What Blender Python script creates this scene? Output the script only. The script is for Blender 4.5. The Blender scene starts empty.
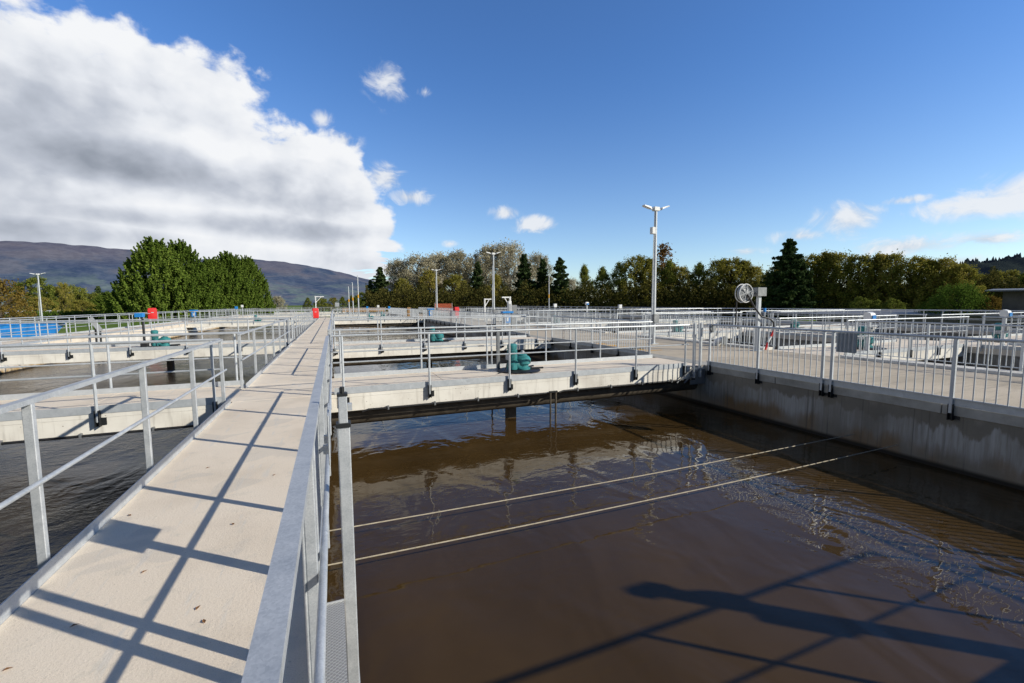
import bpy, math, random
from mathutils import Vector, Matrix
random.seed(11)
C = bpy.context.scene.collection
R = math.radians
# ------------------------------------------------------------------ camera calibration (measured from the photograph)
FPX, YAW, PIT, ROL, EYE = 438.7, 0.38458, 0.0865395, -0.0060, 1.72
cy_, sy_, cp_, sp_ = math.cos(YAW), math.sin(YAW), math.cos(PIT), math.sin(PIT)
FW = Vector((sy_*cp_, cy_*cp_, -sp_)); RT = Vector((cy_, -sy_, 0)); UP = Vector((sy_*sp_, cy_*sp_, cp_))
def ray(x, y):
    a = (x-512)/FPX; b = -(y-341.5)/FPX
    a2 = a*math.cos(ROL)-b*math.sin(ROL); b2 = a*math.sin(ROL)+b*math.cos(ROL)
    return FW+RT*a2+UP*b2
def az_el(x, y):
    d = ray(x, y).normalized()
    return math.atan2(d.x, d.y), math.asin(d.z)
def at(px, dist, row=304):
    d = ray(px, row); h = math.hypot(d.x, d.y)
    return d.x/h*dist, d.y/h*dist
def zat(px, row, dist):
    d = ray(px, row); return EYE+d.z/math.hypot(d.x, d.y)*dist
cam = bpy.data.objects.new('camera', bpy.data.cameras.new('camera')); C.objects.link(cam)
cam.data.lens = FPX/1024*36; cam.data.sensor_width = 36; cam.data.clip_start = .05; cam.data.clip_end = 30000
cr = RT*math.cos(ROL)+UP*math.sin(ROL); cu = UP*math.cos(ROL)-RT*math.sin(ROL)
M = Matrix((cr, cu, -FW)).transposed().to_4x4(); M.translation = (0, 0, EYE); cam.matrix_world = M
bpy.context.scene.camera = cam
SC = bpy.context.scene
SC.view_settings.view_transform = 'Standard'; SC.view_settings.look = 'None'; SC.view_settings.exposure = 0; SC.view_settings.gamma = 1

# ------------------------------------------------------------------ materials
def nt(mat):
    mat.use_nodes = True; t = mat.node_tree; t.nodes.clear(); return t
class G:
    def __init__(s, t): s.t = t
    def n(s, typ, ins=None, **kw):
        nd = s.t.nodes.new(typ)
        for k, v in kw.items(): setattr(nd, k, v)
        for k, v in (ins or {}).items():
            sk = nd.inputs[k]
            if isinstance(v, bpy.types.NodeSocket): s.t.links.new(v, sk)
            else: sk.default_value = v
        return nd
    def math(s, op, a, b=0.0, c=0.0, clamp=False):
        nd = s.n('ShaderNodeMath', {0: a, 1: b, 2: c}, operation=op); nd.use_clamp = clamp; return nd.outputs[0]
    def noise(s, vec, scale, detail=4, rough=.55, dist=0.0):
        return s.n('ShaderNodeTexNoise', {'Vector': vec, 'Scale': scale, 'Detail': detail, 'Roughness': rough, 'Distortion': dist}).outputs[0]
    def ramp(s, fac, stops, interp='LINEAR'):
        nd = s.n('ShaderNodeValToRGB', {0: fac}); r = nd.color_ramp; r.interpolation = interp
        while len(r.elements) < len(stops): r.elements.new(.5)
        for e, (p, c) in zip(r.elements, stops):
            e.position = p; e.color = tuple(c)+(1,) if len(c) == 3 else c
        return nd.outputs[0]
    def mix(s, f, a, b, mode='MIX'):
        nd = s.n('ShaderNodeMix', data_type='RGBA', blend_type=mode)
        for i, v in ((0, f), (6, a), (7, b)):
            if isinstance(v, bpy.types.NodeSocket): s.t.links.new(v, nd.inputs[i])
            else: nd.inputs[i].default_value = v if i == 0 else tuple(v)+(1,)
        return nd.outputs[2]
    def sstep(s, v, a, b, lo=0., hi=1.):
        nd = s.n('ShaderNodeMapRange', {0: v, 1: a, 2: b, 3: lo, 4: hi}, interpolation_type='SMOOTHSTEP'); return nd.outputs[0]
    def pos(s, scale=(1, 1, 1)):
        g = s.n('ShaderNodeNewGeometry').outputs['Position']
        return s.n('ShaderNodeMapping', {'Vector': g, 'Scale': scale}).outputs[0]
def principled(g, color, rough=.6, metal=0., bump=None, bstr=.2, bdist=.01, spec=.5, ior=1.45, **k):
    ins = {'Base Color': color if isinstance(color, bpy.types.NodeSocket) else tuple(color)+(1,), 'Roughness': rough, 'Metallic': metal, 'IOR': ior, 'Specular IOR Level': spec}
    if bump is not None:
        ins['Normal'] = g.n('ShaderNodeBump', {'Height': bump, 'Strength': bstr, 'Distance': bdist}).outputs[0]
    b = g.n('ShaderNodeBsdfPrincipled', ins)
    g.n('ShaderNodeOutputMaterial', {0: b.outputs[0]}); return b
MAT = {}
def mat(name):
    def deco(fn):
        m = bpy.data.materials.new(name); fn(G(nt(m))); MAT[name] = m; return fn
    return deco
@mat('deck')
def _(g):
    p = g.pos(); big = g.noise(p, .9, 5, .6); mid = g.noise(p, 5, 5, .6); fine = g.noise(p, 170, 3, .7); grit = g.noise(p, 55, 2, .6)
    c = g.ramp(big, [(.3, (.74, .63, .50)), (.5, (.87, .75, .605)), (.7, (.90, .79, .65))])
    c = g.mix(g.sstep(mid, .56, .72, 0, .55), c, (.66, .60, .50))
    c = g.mix(g.sstep(grit, .63, .72, 0, .35), c, (.30, .26, .2))
    c = g.mix(g.sstep(fine, .35, .75, 0, .35), c, (.42, .36, .28))
    # pale diagonal trowel / water marks
    w = g.noise(g.n('ShaderNodeMapping', {'Vector': p, 'Rotation': (0, 0, .9), 'Scale': (6, .8, 1)}).outputs[0], 1.5, 4, .6)
    c = g.mix(g.sstep(w, .58, .68, 0, .45), c, (.66, .63, .58))
    stain = g.sstep(g.noise(p, 1.7, 2, .4, .4), .58, .61, 0, .38)
    c = g.mix(stain, c, (.58, .53, .46))
    principled(g, c, .85, bump=g.math('ADD', g.math('MULTIPLY', fine, .6), g.math('MULTIPLY', grit, .7)), bstr=.6, bdist=.006)
@mat('beam_concrete')
def _(g):
    p = g.pos(); big = g.noise(p, 1.3, 5, .6); fine = g.noise(p, 60, 4, .7)
    c = g.ramp(big, [(.3, (.62, .58, .52)), (.55, (.80, .77, .70)), (.75, (.86, .83, .77))])
    v = g.n('ShaderNodeTexVoronoi', {'Vector': g.pos((1, 1, 1.4)), 'Scale': 11}).outputs['Distance']
    pit = g.sstep(v, .06, .16, 1, 0)
    pit = g.math('MULTIPLY', pit, g.sstep(g.noise(p, 4, 2), .5, .6))
    c = g.mix(pit, c, (.32, .27, .21))
    st = g.noise(g.pos((7, 7, .7)), 1.2, 4, .6)
    c = g.mix(g.sstep(st, .52, .72, 0, .4), c, (.33, .30, .26))
    zz = g.n('ShaderNodeSeparateXYZ', {0: g.pos()}).outputs[2]
    low = g.math('MULTIPLY', g.sstep(zz, -.75, -1.05), g.sstep(g.noise(p, 3, 3), .3, .6, .5, 1))
    c = g.mix(low, c, (.40, .25, .08))
    low2 = g.sstep(g.math('ADD', zz, g.math('MULTIPLY', g.noise(p, 5, 3), .1)), -.97, -1.02)
    c = g.mix(low2, c, (.03, .022, .014))
    principled(g, c, .85, bump=g.math('SUBTRACT', fine, pit), bstr=.4, bdist=.006)
@mat('wall_concrete')
def _(g):
    p = g.pos(); big = g.noise(p, .8, 5, .6)
    zz = g.n('ShaderNodeSeparateXYZ', {0: p}).outputs[2]
    zn = g.math('ADD', zz, g.math('MULTIPLY', g.math('SUBTRACT', g.noise(g.pos((2.2, 2.2, .4)), 1.6, 5, .65), .5), .8))
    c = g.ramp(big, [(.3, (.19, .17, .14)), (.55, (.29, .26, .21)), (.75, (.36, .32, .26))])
    # darker tone from below the coping down, pale lime bloom, brown foot
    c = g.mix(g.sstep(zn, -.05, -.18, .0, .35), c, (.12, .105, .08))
    lime = g.math('MULTIPLY', g.sstep(zn, -.34, -.42), g.sstep(zn, -.95, -.62))
    stk = g.noise(g.pos((9, 9, .5)), 1.5, 5, .7)
    lv = g.sstep(g.noise(g.pos((1, 1, .3)), .7, 3, .6), .36, .62, .12, 1.)
    c = g.mix(g.math('MULTIPLY', g.math('MULTIPLY', lime, lv), g.sstep(stk, .32, .70, .25, .85)), c, (.52, .51, .49))
    brown = g.math('MULTIPLY', g.sstep(zn, -.62, -.85), g.sstep(g.noise(g.pos((1, 1, .6)), 1.1, 3), .38, .62))
    c = g.mix(g.math('MULTIPLY', brown, .9), c, (.22, .135, .06))
    c = g.mix(g.math('MULTIPLY', g.sstep(g.noise(g.pos((14, 14, .35)), 1.3, 3, .6), .56, .7), .6), c, (.10, .09, .075))
    c = g.mix(g.sstep(zz, -.98, -1.06), c, (.015, .012, .009))
    principled(g, c, .75, bump=g.noise(p, 40, 4, .7), bstr=.35, bdist=.008)
@mat('coping')
def _(g):
    p = g.pos(); c = g.ramp(g.noise(p, 2.5, 5, .65), [(.3, (.28, .265, .23)), (.6, (.42, .40, .36)), (.8, (.50, .48, .44))])
    principled(g, c, .8, bump=g.noise(p, 50, 4, .7), bstr=.3, bdist=.006)
@mat('road_concrete')
def _(g):
    p = g.pos(); c = g.ramp(g.noise(p, .6, 5, .6), [(.3, (.46, .39, .29)), (.6, (.60, .51, .39)), (.8, (.66, .57, .45))])
    c = g.mix(g.sstep(g.noise(g.pos((.5, 4, 1)), 1.2, 4, .65), .5, .7, 0, .5), c, (.27, .23, .18))
    c = g.mix(g.sstep(g.noise(p, 70, 3, .7), .45, .7, 0, .4), c, (.27, .22, .17))
    yy = g.n('ShaderNodeSeparateXYZ', {0: p}).outputs[1]
    j = g.math('PINGPONG', yy, 1.5)
    c = g.mix(g.sstep(j, .012, .004, 0, .6), c, (.13, .11, .09))
    principled(g, c, .85, bump=g.noise(p, 60, 4, .7), bstr=.4, bdist=.008)
def galv(name, lo, hi, metal, rough):
    @mat(name)
    def _(g):
        tc = g.n('ShaderNodeNewGeometry').outputs['Position']
        v = g.n('ShaderNodeTexVoronoi', {'Vector': tc, 'Scale': 190}).outputs['Color']
        big = g.noise(tc, 9, 5, .7)
        f = g.math('ADD', g.math('MULTIPLY', g.n('ShaderNodeSeparateColor', {0: v}).outputs[0], .22), g.math('MULTIPLY', big, .85))
        c = g.ramp(f, [(.25, lo), (.8, hi)])
        c = g.mix(g.sstep(g.noise(tc, 3.1, 4, .7, 1.), .60, .72, 0, .5), c, tuple(min(1, h*1.25) for h in hi))
        principled(g, c, g.math('ADD', g.math('MULTIPLY', big, .25), rough-.12), metal, bump=g.noise(tc, 45, 3), bstr=.12, bdist=.003)
galv('galvanised', (.38, .41, .44), (.64, .66, .68), .4, .50)
galv('galvanised_pale', (.42, .45, .48), (.60, .63, .66), .3, .5)
galv('dull_steel', (.17, .18, .19), (.30, .31, .32), .5, .5)
def plain(name, col, rough=.5, metal=0., var=.25, sc=6, bs=.1, spec=.5):
    @mat(name)
    def _(g):
        p = g.pos(); n = g.noise(p, sc, 5, .65)
        c = g.ramp(n, [(.3, tuple(x*(1-var) for x in col)), (.7, tuple(min(1, x*(1+var)) for x in col))])
        principled(g, c, rough, metal, bump=g.noise(p, sc*6, 3), bstr=bs, bdist=.004, spec=spec)
plain('black_steel', (.022, .024, .026), .5, .2)
plain('pipe_dark', (.085, .070, .052), .65, 0, .5, 3, .4)
plain('teal_paint', (.035, .20, .21), .5, 0, .4, 9)
plain('red_plastic', (.62, .02, .02), .4, 0, .12)
plain('blue_plastic', (.02, .22, .60), .4, 0, .15)
plain('blue_sheet', (.02, .21, .62), .45, 0, .3, 2)
plain('orange_mesh', (.62, .14, .06), .6, 0, .2)
plain('tan_panel', (.45, .27, .12), .7, 0, .2)
plain('white_paint', (.75, .76, .76), .45, 0, .08)
plain('grey_paint', (.36, .38, .40), .5, 0, .15)
plain('rubber', (.018, .018, .02), .55)
plain('rope', (.42, .37, .28), .8, 0, .25, 12)
plain('yellow_paint', (.70, .36, .03), .7, 0, .25, 8)
plain('bark', (.075, .06, .045), .9, 0, .4, 3, .5)
plain('pale_bark', (.22, .20, .17), .9, 0, .4, 3, .5)
plain('shed_roof', (.17, .17, .175), .6, .2, .2, 1)
plain('shed_wall', (.17, .15, .13), .7, 0, .3, 1)
plain('glass_cover', (.55, .57, .6), .15, 0, .08)
plain('dry_leaf', (.22, .10, .03), .7, 0, .3, 40)
def watermat(name, col, foam, rip):
    @mat(name)
    def _(g):
        p = g.pos()
        c = g.ramp(g.noise(g.pos((1, .5, 1)), .5, 5, .6, .8), [(.3, tuple(x*.75 for x in col)), (.7, tuple(x*1.2 for x in col))])
        sw = g.noise(g.n('ShaderNodeMapping', {'Vector': p, 'Rotation': (0, 0, .5), 'Scale': (1.3, .8, 1)}).outputs[0], .9, 2, .5, .9)
        fine = g.noise(g.n('ShaderNodeMapping', {'Vector': p, 'Rotation': (0, 0, -.3), 'Scale': (1.0, 2.0, 1)}).outputs[0], 3.4, 2, .5, .3)
        tiny = g.noise(p, 16, 3, .6, .3)
        calm = g.sstep(g.noise(p, .33, 2), .38, .62, .35, 1.)
        h = g.math('ADD', g.math('MULTIPLY', sw, .95), g.math('MULTIPLY', g.math('MULTIPLY', fine, .22+foam*.2), calm))
        h = g.math('ADD', h, g.math('MULTIPLY', g.math('MULTIPLY', tiny, .006+foam*.25), calm))
        if foam:
            f1 = g.noise(g.pos((1, 1.6, 1)), 2.2, 8, .75, 1.2)
            msk = g.math('MULTIPLY', g.sstep(f1, .54, .66), g.sstep(g.noise(p, .35, 2), .42, .6))
            c = g.mix(g.math('MULTIPLY', msk, .55), c, (.12, .10, .08))
        principled(g, c, .03+.12*foam, 0, bump=h, bstr=rip, bdist=.075, ior=1.34, spec=.42)
watermat('brown_water', (.058, .0345, .0122), 0, .36)
watermat('rough_water', (.032, .024, .017), 1, .8)
@mat('grass')
def _(g):
    p = g.pos(); c = g.ramp(g.noise(p, .08, 6, .65), [(.3, (.07, .13, .022)), (.55, (.12, .19, .035)), (.75, (.17, .22, .05))])
    c = g.mix(g.sstep(g.noise(p, .012, 3), .52, .62, 0, .6), c, (.13, .115, .05))
    principled(g, c, .95, bump=g.noise(p, 6, 4, .8), bstr=.7, bdist=.08, spec=.1)
@mat('mountain')
def _(g):
    p = g.pos((.001, .001, .001)); zz = g.n('ShaderNodeSeparateXYZ', {0: g.pos()}).outputs[2]
    n = g.noise(p, 4.2, 7, .65, .4); n2 = g.noise(p, 1.3, 4, .6, .8); n3 = g.noise(p, 26, 5, .75)
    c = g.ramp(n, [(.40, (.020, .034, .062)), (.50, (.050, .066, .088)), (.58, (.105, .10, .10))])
    hi = g.math('MULTIPLY', g.sstep(zz, 150, 300), g.sstep(n2, .44, .54))
    c = g.mix(g.math('MULTIPLY', hi, .5), c, (.19, .135, .11))
    lo = g.math('MULTIPLY', g.sstep(zz, 190, 60), g.sstep(g.noise(p, 7, 4, .6), .46, .60))
    c = g.mix(g.math('MULTIPLY', lo, .75), c, (.15, .20, .12))
    pale = g.math('MULTIPLY', g.sstep(zz, 150, 60), g.sstep(g.noise(g.pos((.001, .001, .004)), 16, 3, .5), .64, .68))
    c = g.mix(g.math('MULTIPLY', pale, .4), c, (.30, .30, .30))
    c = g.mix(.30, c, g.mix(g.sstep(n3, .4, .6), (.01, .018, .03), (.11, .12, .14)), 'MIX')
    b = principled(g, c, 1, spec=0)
    b.inputs['Emission Color'].default_value = (.14, .22, .46, 1); b.inputs['Emission Strength'].default_value = .20  # distance haze put into the bluish base colour and this blue glow
@mat('wooded_hill')
def _(g):
    p = g.pos((.01, .01, .01)); c = g.ramp(g.noise(p, 6, 7, .75), [(.35, (.012, .020, .022)), (.6, (.035, .045, .035)), (.75, (.07, .065, .04))])
    b = principled(g, c, 1, spec=0, bump=g.noise(p, 10, 5, .8), bstr=.8, bdist=8)
    b.inputs['Emission Color'].default_value = (.16, .22, .42, 1); b.inputs['Emission Strength'].default_value = .03  # faint blue glow added to the hill as distance haze
def leafmat(name, stops, trans=.35):
    @mat(name)
    def _(g):
        ri = g.n('ShaderNodeNewGeometry').outputs['Random Per Island']
        tc = g.n('ShaderNodeTexCoord').outputs['Object']; oi = g.n('ShaderNodeObjectInfo').outputs['Random']
        f = g.math('ADD', g.math('MULTIPLY', ri, .45), g.math('MULTIPLY', g.noise(tc, .9, 3, .6), .6))
        f = g.math('ADD', f, g.math('MULTIPLY', g.math('SUBTRACT', oi, .5), .22))
        c = g.ramp(f, [((i+.6)/(len(stops)+.2), s) for i, s in enumerate(stops)])
        d = g.n('ShaderNodeBsdfDiffuse', {0: c}); tr = g.n('ShaderNodeBsdfTranslucent', {0: c})
        m = g.n('ShaderNodeMixShader', {0: trans, 1: d.outputs[0], 2: tr.outputs[0]})
        g.n('ShaderNodeOutputMaterial', {0: m.outputs[0]})
leafmat('leaf_cypress', [(.045, .08, .012), (.11, .17, .028), (.21, .28, .052)], .2)
leafmat('leaf_pine', [(.020, .036, .014), (.050, .080, .030), (.10, .135, .050)], .2)
leafmat('leaf_olive', [(.08, .09, .02), (.22, .22, .042), (.36, .32, .07), (.42, .32, .10)], .35)
leafmat('leaf_under', [(.03, .034, .010), (.07, .07, .02), (.14, .12, .035)], .25)
leafmat('leaf_green', [(.07, .10, .02), (.19, .22, .042), (.34, .34, .08)], .35)
leafmat('leaf_pale', [(.22, .20, .12), (.46, .42, .29), (.62, .57, .44)], .3)
leafmat('leaf_russet', [(.10, .055, .02), (.19, .105, .035), (.28, .16, .06)], .35)
leafmat('leaf_orange', [(.10, .075, .02), (.22, .15, .035), (.27, .20, .055)], .35)
leafmat('leaf_hedge', [(.05, .09, .016), (.10, .16, .025), (.15, .22, .04)], .3)

# ------------------------------------------------------------------ mesh helpers
class MB:
    def __init__(s): s.v = []; s.f = []
    def quad(s, *p):
        n = len(s.v); s.v += [tuple(q) for q in p]; s.f.append(tuple(range(n, n+len(p)))); return s
    def hexa(s, c):
        n = len(s.v); s.v += [tuple(q) for q in c]
        for f in ((0, 3, 2, 1), (4, 5, 6, 7), (0, 1, 5, 4), (1, 2, 6, 5), (2, 3, 7, 6), (3, 0, 4, 7)): s.f.append(tuple(n+i for i in f))
        return s
    def box(s, x0, x1, y0, y1, z0, z1, b=0.0):
        if b <= 0:
            return s.hexa([(x0, y0, z0), (x1, y0, z0), (x1, y1, z0), (x0, y1, z0), (x0, y0, z1), (x1, y0, z1), (x1, y1, z1), (x0, y1, z1)])
        ring = lambda i, z: [(x0+i, y0, z), (x1-i, y0, z), (x1, y0+i, z), (x1, y1-i, z), (x1-i, y1, z), (x0+i, y1, z), (x0, y1-i, z), (x0, y0+i, z)]
        def rin(z): return [(x0+b, y0+b*.5, z), (x1-b, y0+b*.5, z), (x1-b*.5, y0+b, z), (x1-b*.5, y1-b, z), (x1-b, y1-b*.5, z), (x0+b, y1-b*.5, z), (x0+b*.5, y1-b, z), (x0+b*.5, y0+b, z)]
        rs = [rin(z0), ring(b, z0+b*.6), ring(b, z1-b*.6), rin(z1)]; n = len(s.v)
        for r in rs: s.v += r
        for k in range(3):
            for i in range(8):
                j = (i+1) % 8; s.f.append((n+k*8+i, n+k*8+j, n+k*8+8+j, n+k*8+8+i))
        s.f.append(tuple(n+i for i in range(7, -1, -1))); s.f.append(tuple(n+24+i for i in range(8))); return s
    def bar(s, a, b, w, h, up=(0, 0, 1)):
        a = Vector(a); b = Vector(b); d = (b-a).normalized(); u = Vector(up)
        if abs(d.dot(u)) > .95: u = Vector((0, 1, 0))
        sx = d.cross(u).normalized()*w/2; uz = sx.cross(d).normalized()*h/2
        return s.hexa([a-sx-uz, a+sx-uz, b+sx-uz, b-sx-uz, a-sx+uz, a+sx+uz, b+sx+uz, b-sx+uz])
    def tube(s, pts, r, n=8, cap=True):
        pts = [Vector(p) for p in pts]; rr = r if isinstance(r, (list, tuple)) else [r]*len(pts); base = len(s.v); prev = None
        for i, p in enumerate(pts):
            d = (pts[min(i+1, len(pts)-1)]-pts[max(i-1, 0)]).normalized()
            if prev is None:
                u = Vector((0, 0, 1)) if abs(d.z) < .9 else Vector((1, 0, 0)); u = (u-d*u.dot(d)).normalized()
            else: u = (prev-d*prev.dot(d)).normalized()
            prev = u; w = d.cross(u)
            for k in range(n):
                a = 2*math.pi*k/n; s.v.append(tuple(p+u*math.cos(a)*rr[i]+w*math.sin(a)*rr[i]))
        for i in range(len(pts)-1):
            for k in range(n):
                l = (k+1) % n; s.f.append((base+i*n+k, base+i*n+l, base+(i+1)*n+l, base+(i+1)*n+k))
        if cap:
            s.f.append(tuple(base+k for k in range(n-1, -1, -1))); s.f.append(tuple(base+(len(pts)-1)*n+k for k in range(n)))
        return s
    def lathe(s, c, prof, n=16, axis='z'):
        base = len(s.v)
        for r, z in prof:
            for k in range(n):
                a = 2*math.pi*k/n; q = (r*math.cos(a), r*math.sin(a), z)
                if axis == 'y': q = (q[0], q[2], q[1])
                if axis == 'x': q = (q[2], q[0], q[1])
                s.v.append((c[0]+q[0], c[1]+q[1], c[2]+q[2]))
        m = len(prof)
        for i in range(m-1):
            for k in range(n):
                l = (k+1) % n; s.f.append((base+i*n+k, base+i*n+l, base+(i+1)*n+l, base+(i+1)*n+k))
        s.f.append(tuple(base+k for k in range(n-1, -1, -1))); s.f.append(tuple(base+(m-1)*n+k for k in range(n))); return s
    def mesh(s, name, m, smooth=False):
        me = bpy.data.meshes.new(name); me.from_pydata(s.v, [], s.f); me.materials.append(MAT[m])
        if smooth:
            me.shade_smooth()
            try: me.set_sharp_from_angle(angle=R(38))
            except Exception: pass
        me.update(); return me
    def build(s, name, m, parent=None, smooth=False, world=True):
        o = bpy.data.objects.new(name, None)
        if parent is not None and world:
            l = parent.location
            q = parent
            off = Vector(l)
            while q.parent is not None: q = q.parent; off += q.location
            s.v = [(x-off.x, y-off.y, z-off.z) for x, y, z in s.v]
        bpy.data.objects.remove(o)
        o = bpy.data.objects.new(name, s.mesh(name, m, smooth)); C.objects.link(o)
        if parent is not None: o.parent = parent
        return o
def place(name, me, parent, loc=(0, 0, 0), rz=0.0):
    o = bpy.data.objects.new(name, me); C.objects.link(o); o.location = loc; o.rotation_euler = (0, 0, rz)
    if parent is not None: o.parent = parent
    return o
def tag(o, label, cat, group=None):
    o['label'] = label; o['category'] = cat
    if group: o['group'] = group
    return o
def thing(name, label, cat, loc=(0, 0, 0), group=None, rz=0.0):
    o = bpy.data.objects.new(name, None); C.objects.link(o); o.location = loc; o.rotation_euler = (0, 0, rz)
    o.empty_display_size = .2
    return tag(o, label, cat, group)
def struct(o): o['kind'] = 'structure'; return o
def copy_tree(o, parent=None):
    c = o.copy(); C.objects.link(c)
    if parent is not None: c.parent = parent
    for ch in list(o.children): copy_tree(ch, c)
    return c

# ------------------------------------------------------------------ sky and sun
SUN_D = Vector((-.775*.894, .632*.894, -.447)).normalized()
el = math.asin(-SUN_D.z); sr = math.atan2(-SUN_D.x, -SUN_D.y)
W = bpy.data.worlds.new('World'); SC.world = W; W.use_nodes = True; W.node_tree.nodes.clear(); g = G(W.node_tree)
sky = g.n('ShaderNodeTexSky', sky_type='NISHITA', sun_disc=False, sun_elevation=el, sun_rotation=sr, altitude=400, air_density=1.0, dust_density=.35, ozone_density=2.2)
gen = g.n('ShaderNodeTexCoord').outputs['Generated']
sep = g.n('ShaderNodeSeparateXYZ', {0: gen})
azn = g.math('ARCTAN2', sep.outputs[0], sep.outputs[1]); eln = g.math('ARCSINE', sep.outputs[2])
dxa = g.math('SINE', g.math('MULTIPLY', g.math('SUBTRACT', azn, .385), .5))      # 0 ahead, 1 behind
zen = g.math('MULTIPLY', g.sstep(eln, .72, 1.15, 1.0, .32), g.sstep(g.math('ABSOLUTE', dxa), .52, .80, 1.0, .40))  # dims the unseen sky overhead and behind the camera to cut ambient fill
skyc = g.mix(1.0, sky.outputs[0], g.mix(g.sstep(eln, .02, .5), (1.05, 1.12, 1.22), (.60, .92, 1.32)), 'MULTIPLY')
# cloud domain : flattened vector so clouds stretch towards the horizon
cv0 = g.n('ShaderNodeCombineXYZ', {0: azn, 1: g.math('MULTIPLY', eln, 1.35), 2: 0.0}).outputs[0]
def shift(v, d): return g.n('ShaderNodeVectorMath', {0: v, 1: d}, operation='ADD').outputs[0]
wv = g.n('ShaderNodeTexNoise', {'Vector': cv0, 'Scale': 7.0, 'Detail': 3, 'Roughness': .6}).outputs['Color']
wv = g.n('ShaderNodeVectorMath', {0: wv, 1: (-.5, -.5, -.5)}, operation='ADD').outputs[0]
cv = g.n('ShaderNodeVectorMath', {0: wv, 1: (.04, .04, 0), 2: cv0}, operation='MULTIPLY_ADD').outputs[0]
def puff(v, sc): return g.math('SUBTRACT', 1.0, g.n('ShaderNodeTexVoronoi', {'Vector': v, 'Scale': sc, 'Detail': 3.0, 'Roughness': .42, 'Lacunarity': 2.3}, normalize=True).outputs[0])
n1 = g.noise(cv, 4.6, 4, .5, 0); nb = g.noise(cv, 17, 5, .58, 0)
p1 = puff(cv, 6.0); p2 = puff(shift(cv, (.028, .036, 0)), 6.0)
# big bank: upper edge as a curve of azimuth
edge = [(-260, -150), (-60, -55), (10, -22), (75, 12), (140, 34), (210, 66), (260, 104), (310, 128), (345, 160), (378, 200), (402, 226), (425, 262), (452, 290), (470, 306)]
A0, A1 = -1.2, 0.6
pts = [((az_el(x, y)[0]-A0)/(A1-A0), max(0, az_el(x, y)[1])) for x, y in edge]
fc = g.n('ShaderNodeFloatCurve', {1: g.math('DIVIDE', g.math('SUBTRACT', azn, A0), A1-A0, clamp=True)})
cv_ = fc.mapping.curves[0]
pts = [(0.0, pts[0][1])]+pts+[(min(.99, pts[-1][0]+.03), 0.0), (1.0, 0.0)]
cv_.points[0].location = pts[0]; cv_.points[1].location = pts[-1]
for q in pts[1:-1]: cv_.points.new(*q)
fc.mapping.update()
below = g.math('SUBTRACT', fc.outputs[0], eln)
onb = g.math('MULTIPLY', g.sstep(azn, -1.75, -1.3), g.sstep(fc.outputs[0], 0.0, .03))  # fades the bank out of view behind the left, for less ambient light
rag = g.sstep(azn, az_el(380, 290)[0], az_el(450, 290)[0])
dens = g.math('ADD', g.math('MULTIPLY', g.math('ADD', below, .030), 11.), g.math('MULTIPLY', g.math('SUBTRACT', n1, .5), 3.0))
dens = g.math('ADD', dens, g.math('MULTIPLY', g.math('SUBTRACT', p1, .70), 3.4))
dens = g.math('ADD', dens, g.math('MULTIPLY', g.math('SUBTRACT', nb, .5), 1.9))
dens = g.math('SUBTRACT', dens, g.math('MULTIPLY', rag, 1.5))
strk = g.noise(g.n('ShaderNodeCombineXYZ', {0: g.math('MULTIPLY', azn, 2.2), 1: g.math('MULTIPLY', eln, 11.0), 2: 1.}).outputs[0], 2.0, 4, .55, .3)
hz = g.math('MULTIPLY', g.sstep(eln, .17, .05), g.sstep(azn, az_el(140, 250)[0], az_el(400, 250)[0]))
dens = g.math('SUBTRACT', dens, g.math('MULTIPLY', hz, g.math('MULTIPLY', g.sstep(strk, .44, .58), 2.6)))
aB = g.math('MULTIPLY', g.sstep(dens, -.12, .42), onb)
lit = g.math('MULTIPLY', g.math('SUBTRACT', p1, p2), 1.9)
soft = g.noise(cv0, 3.1, 4, .5, 0)
def patch(x, y, rx, ry):
    a0, e0 = az_el(x, y)
    dx = g.math('DIVIDE', g.math('SUBTRACT', azn, a0), R(rx)); dy = g.math('DIVIDE', g.math('SUBTRACT', eln, e0), R(ry))
    q = g.math('SQRT', g.math('ADD', g.math('MULTIPLY', dx, dx), g.math('MULTIPLY', dy, dy)))
    return g.sstep(g.math('ADD', q, g.math('MULTIPLY', g.math('SUBTRACT', soft, .5), 2.0)), 1.2, .1)
dk = g.math('MAXIMUM', patch(105, 166, 17, 3.8), g.math('MULTIPLY', patch(200, 223, 26, 1.9), .75))
dk = g.math('MAXIMUM', dk, g.math('MULTIPLY', patch(60, 232, 16, 2.2), .8)); dk = g.math('MAXIMUM', dk, g.math('MULTIPLY', patch(330, 205, 7, 3.2), .4))
base_ = g.math('MULTIPLY', g.sstep(below, .05, .30), .12)
dk = g.math('MAXIMUM', dk, base_)
dk = g.math('MAXIMUM', dk, g.math('MULTIPLY', patch(-250, 120, 30, 9), .9))
br = g.math('ADD', .90, g.math('MULTIPLY', g.math('MAXIMUM', g.math('MINIMUM', lit, .35), -.55), .40))
br = g.math('ADD', br, g.math('MULTIPLY', g.math('SUBTRACT', soft, .5), .22))
br = g.math('ADD', br, g.math('MULTIPLY', g.math('SUBTRACT', nb, .5), .22))
br = g.math('SUBTRACT', br, g.math('MULTIPLY', dk, .44))
br = g.math('SUBTRACT', br, g.math('MULTIPLY', g.sstep(eln, .14, .03), .10)); br = g.math('MAXIMUM', br, .2)
cb = g.ramp(br, [(.20, (.20, .225, .27)), (.42, (.31, .345, .41)), (.62, (.53, .57, .65)), (.80, (.80, .83, .885)), (.93, (.93, .945, .97))])
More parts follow.
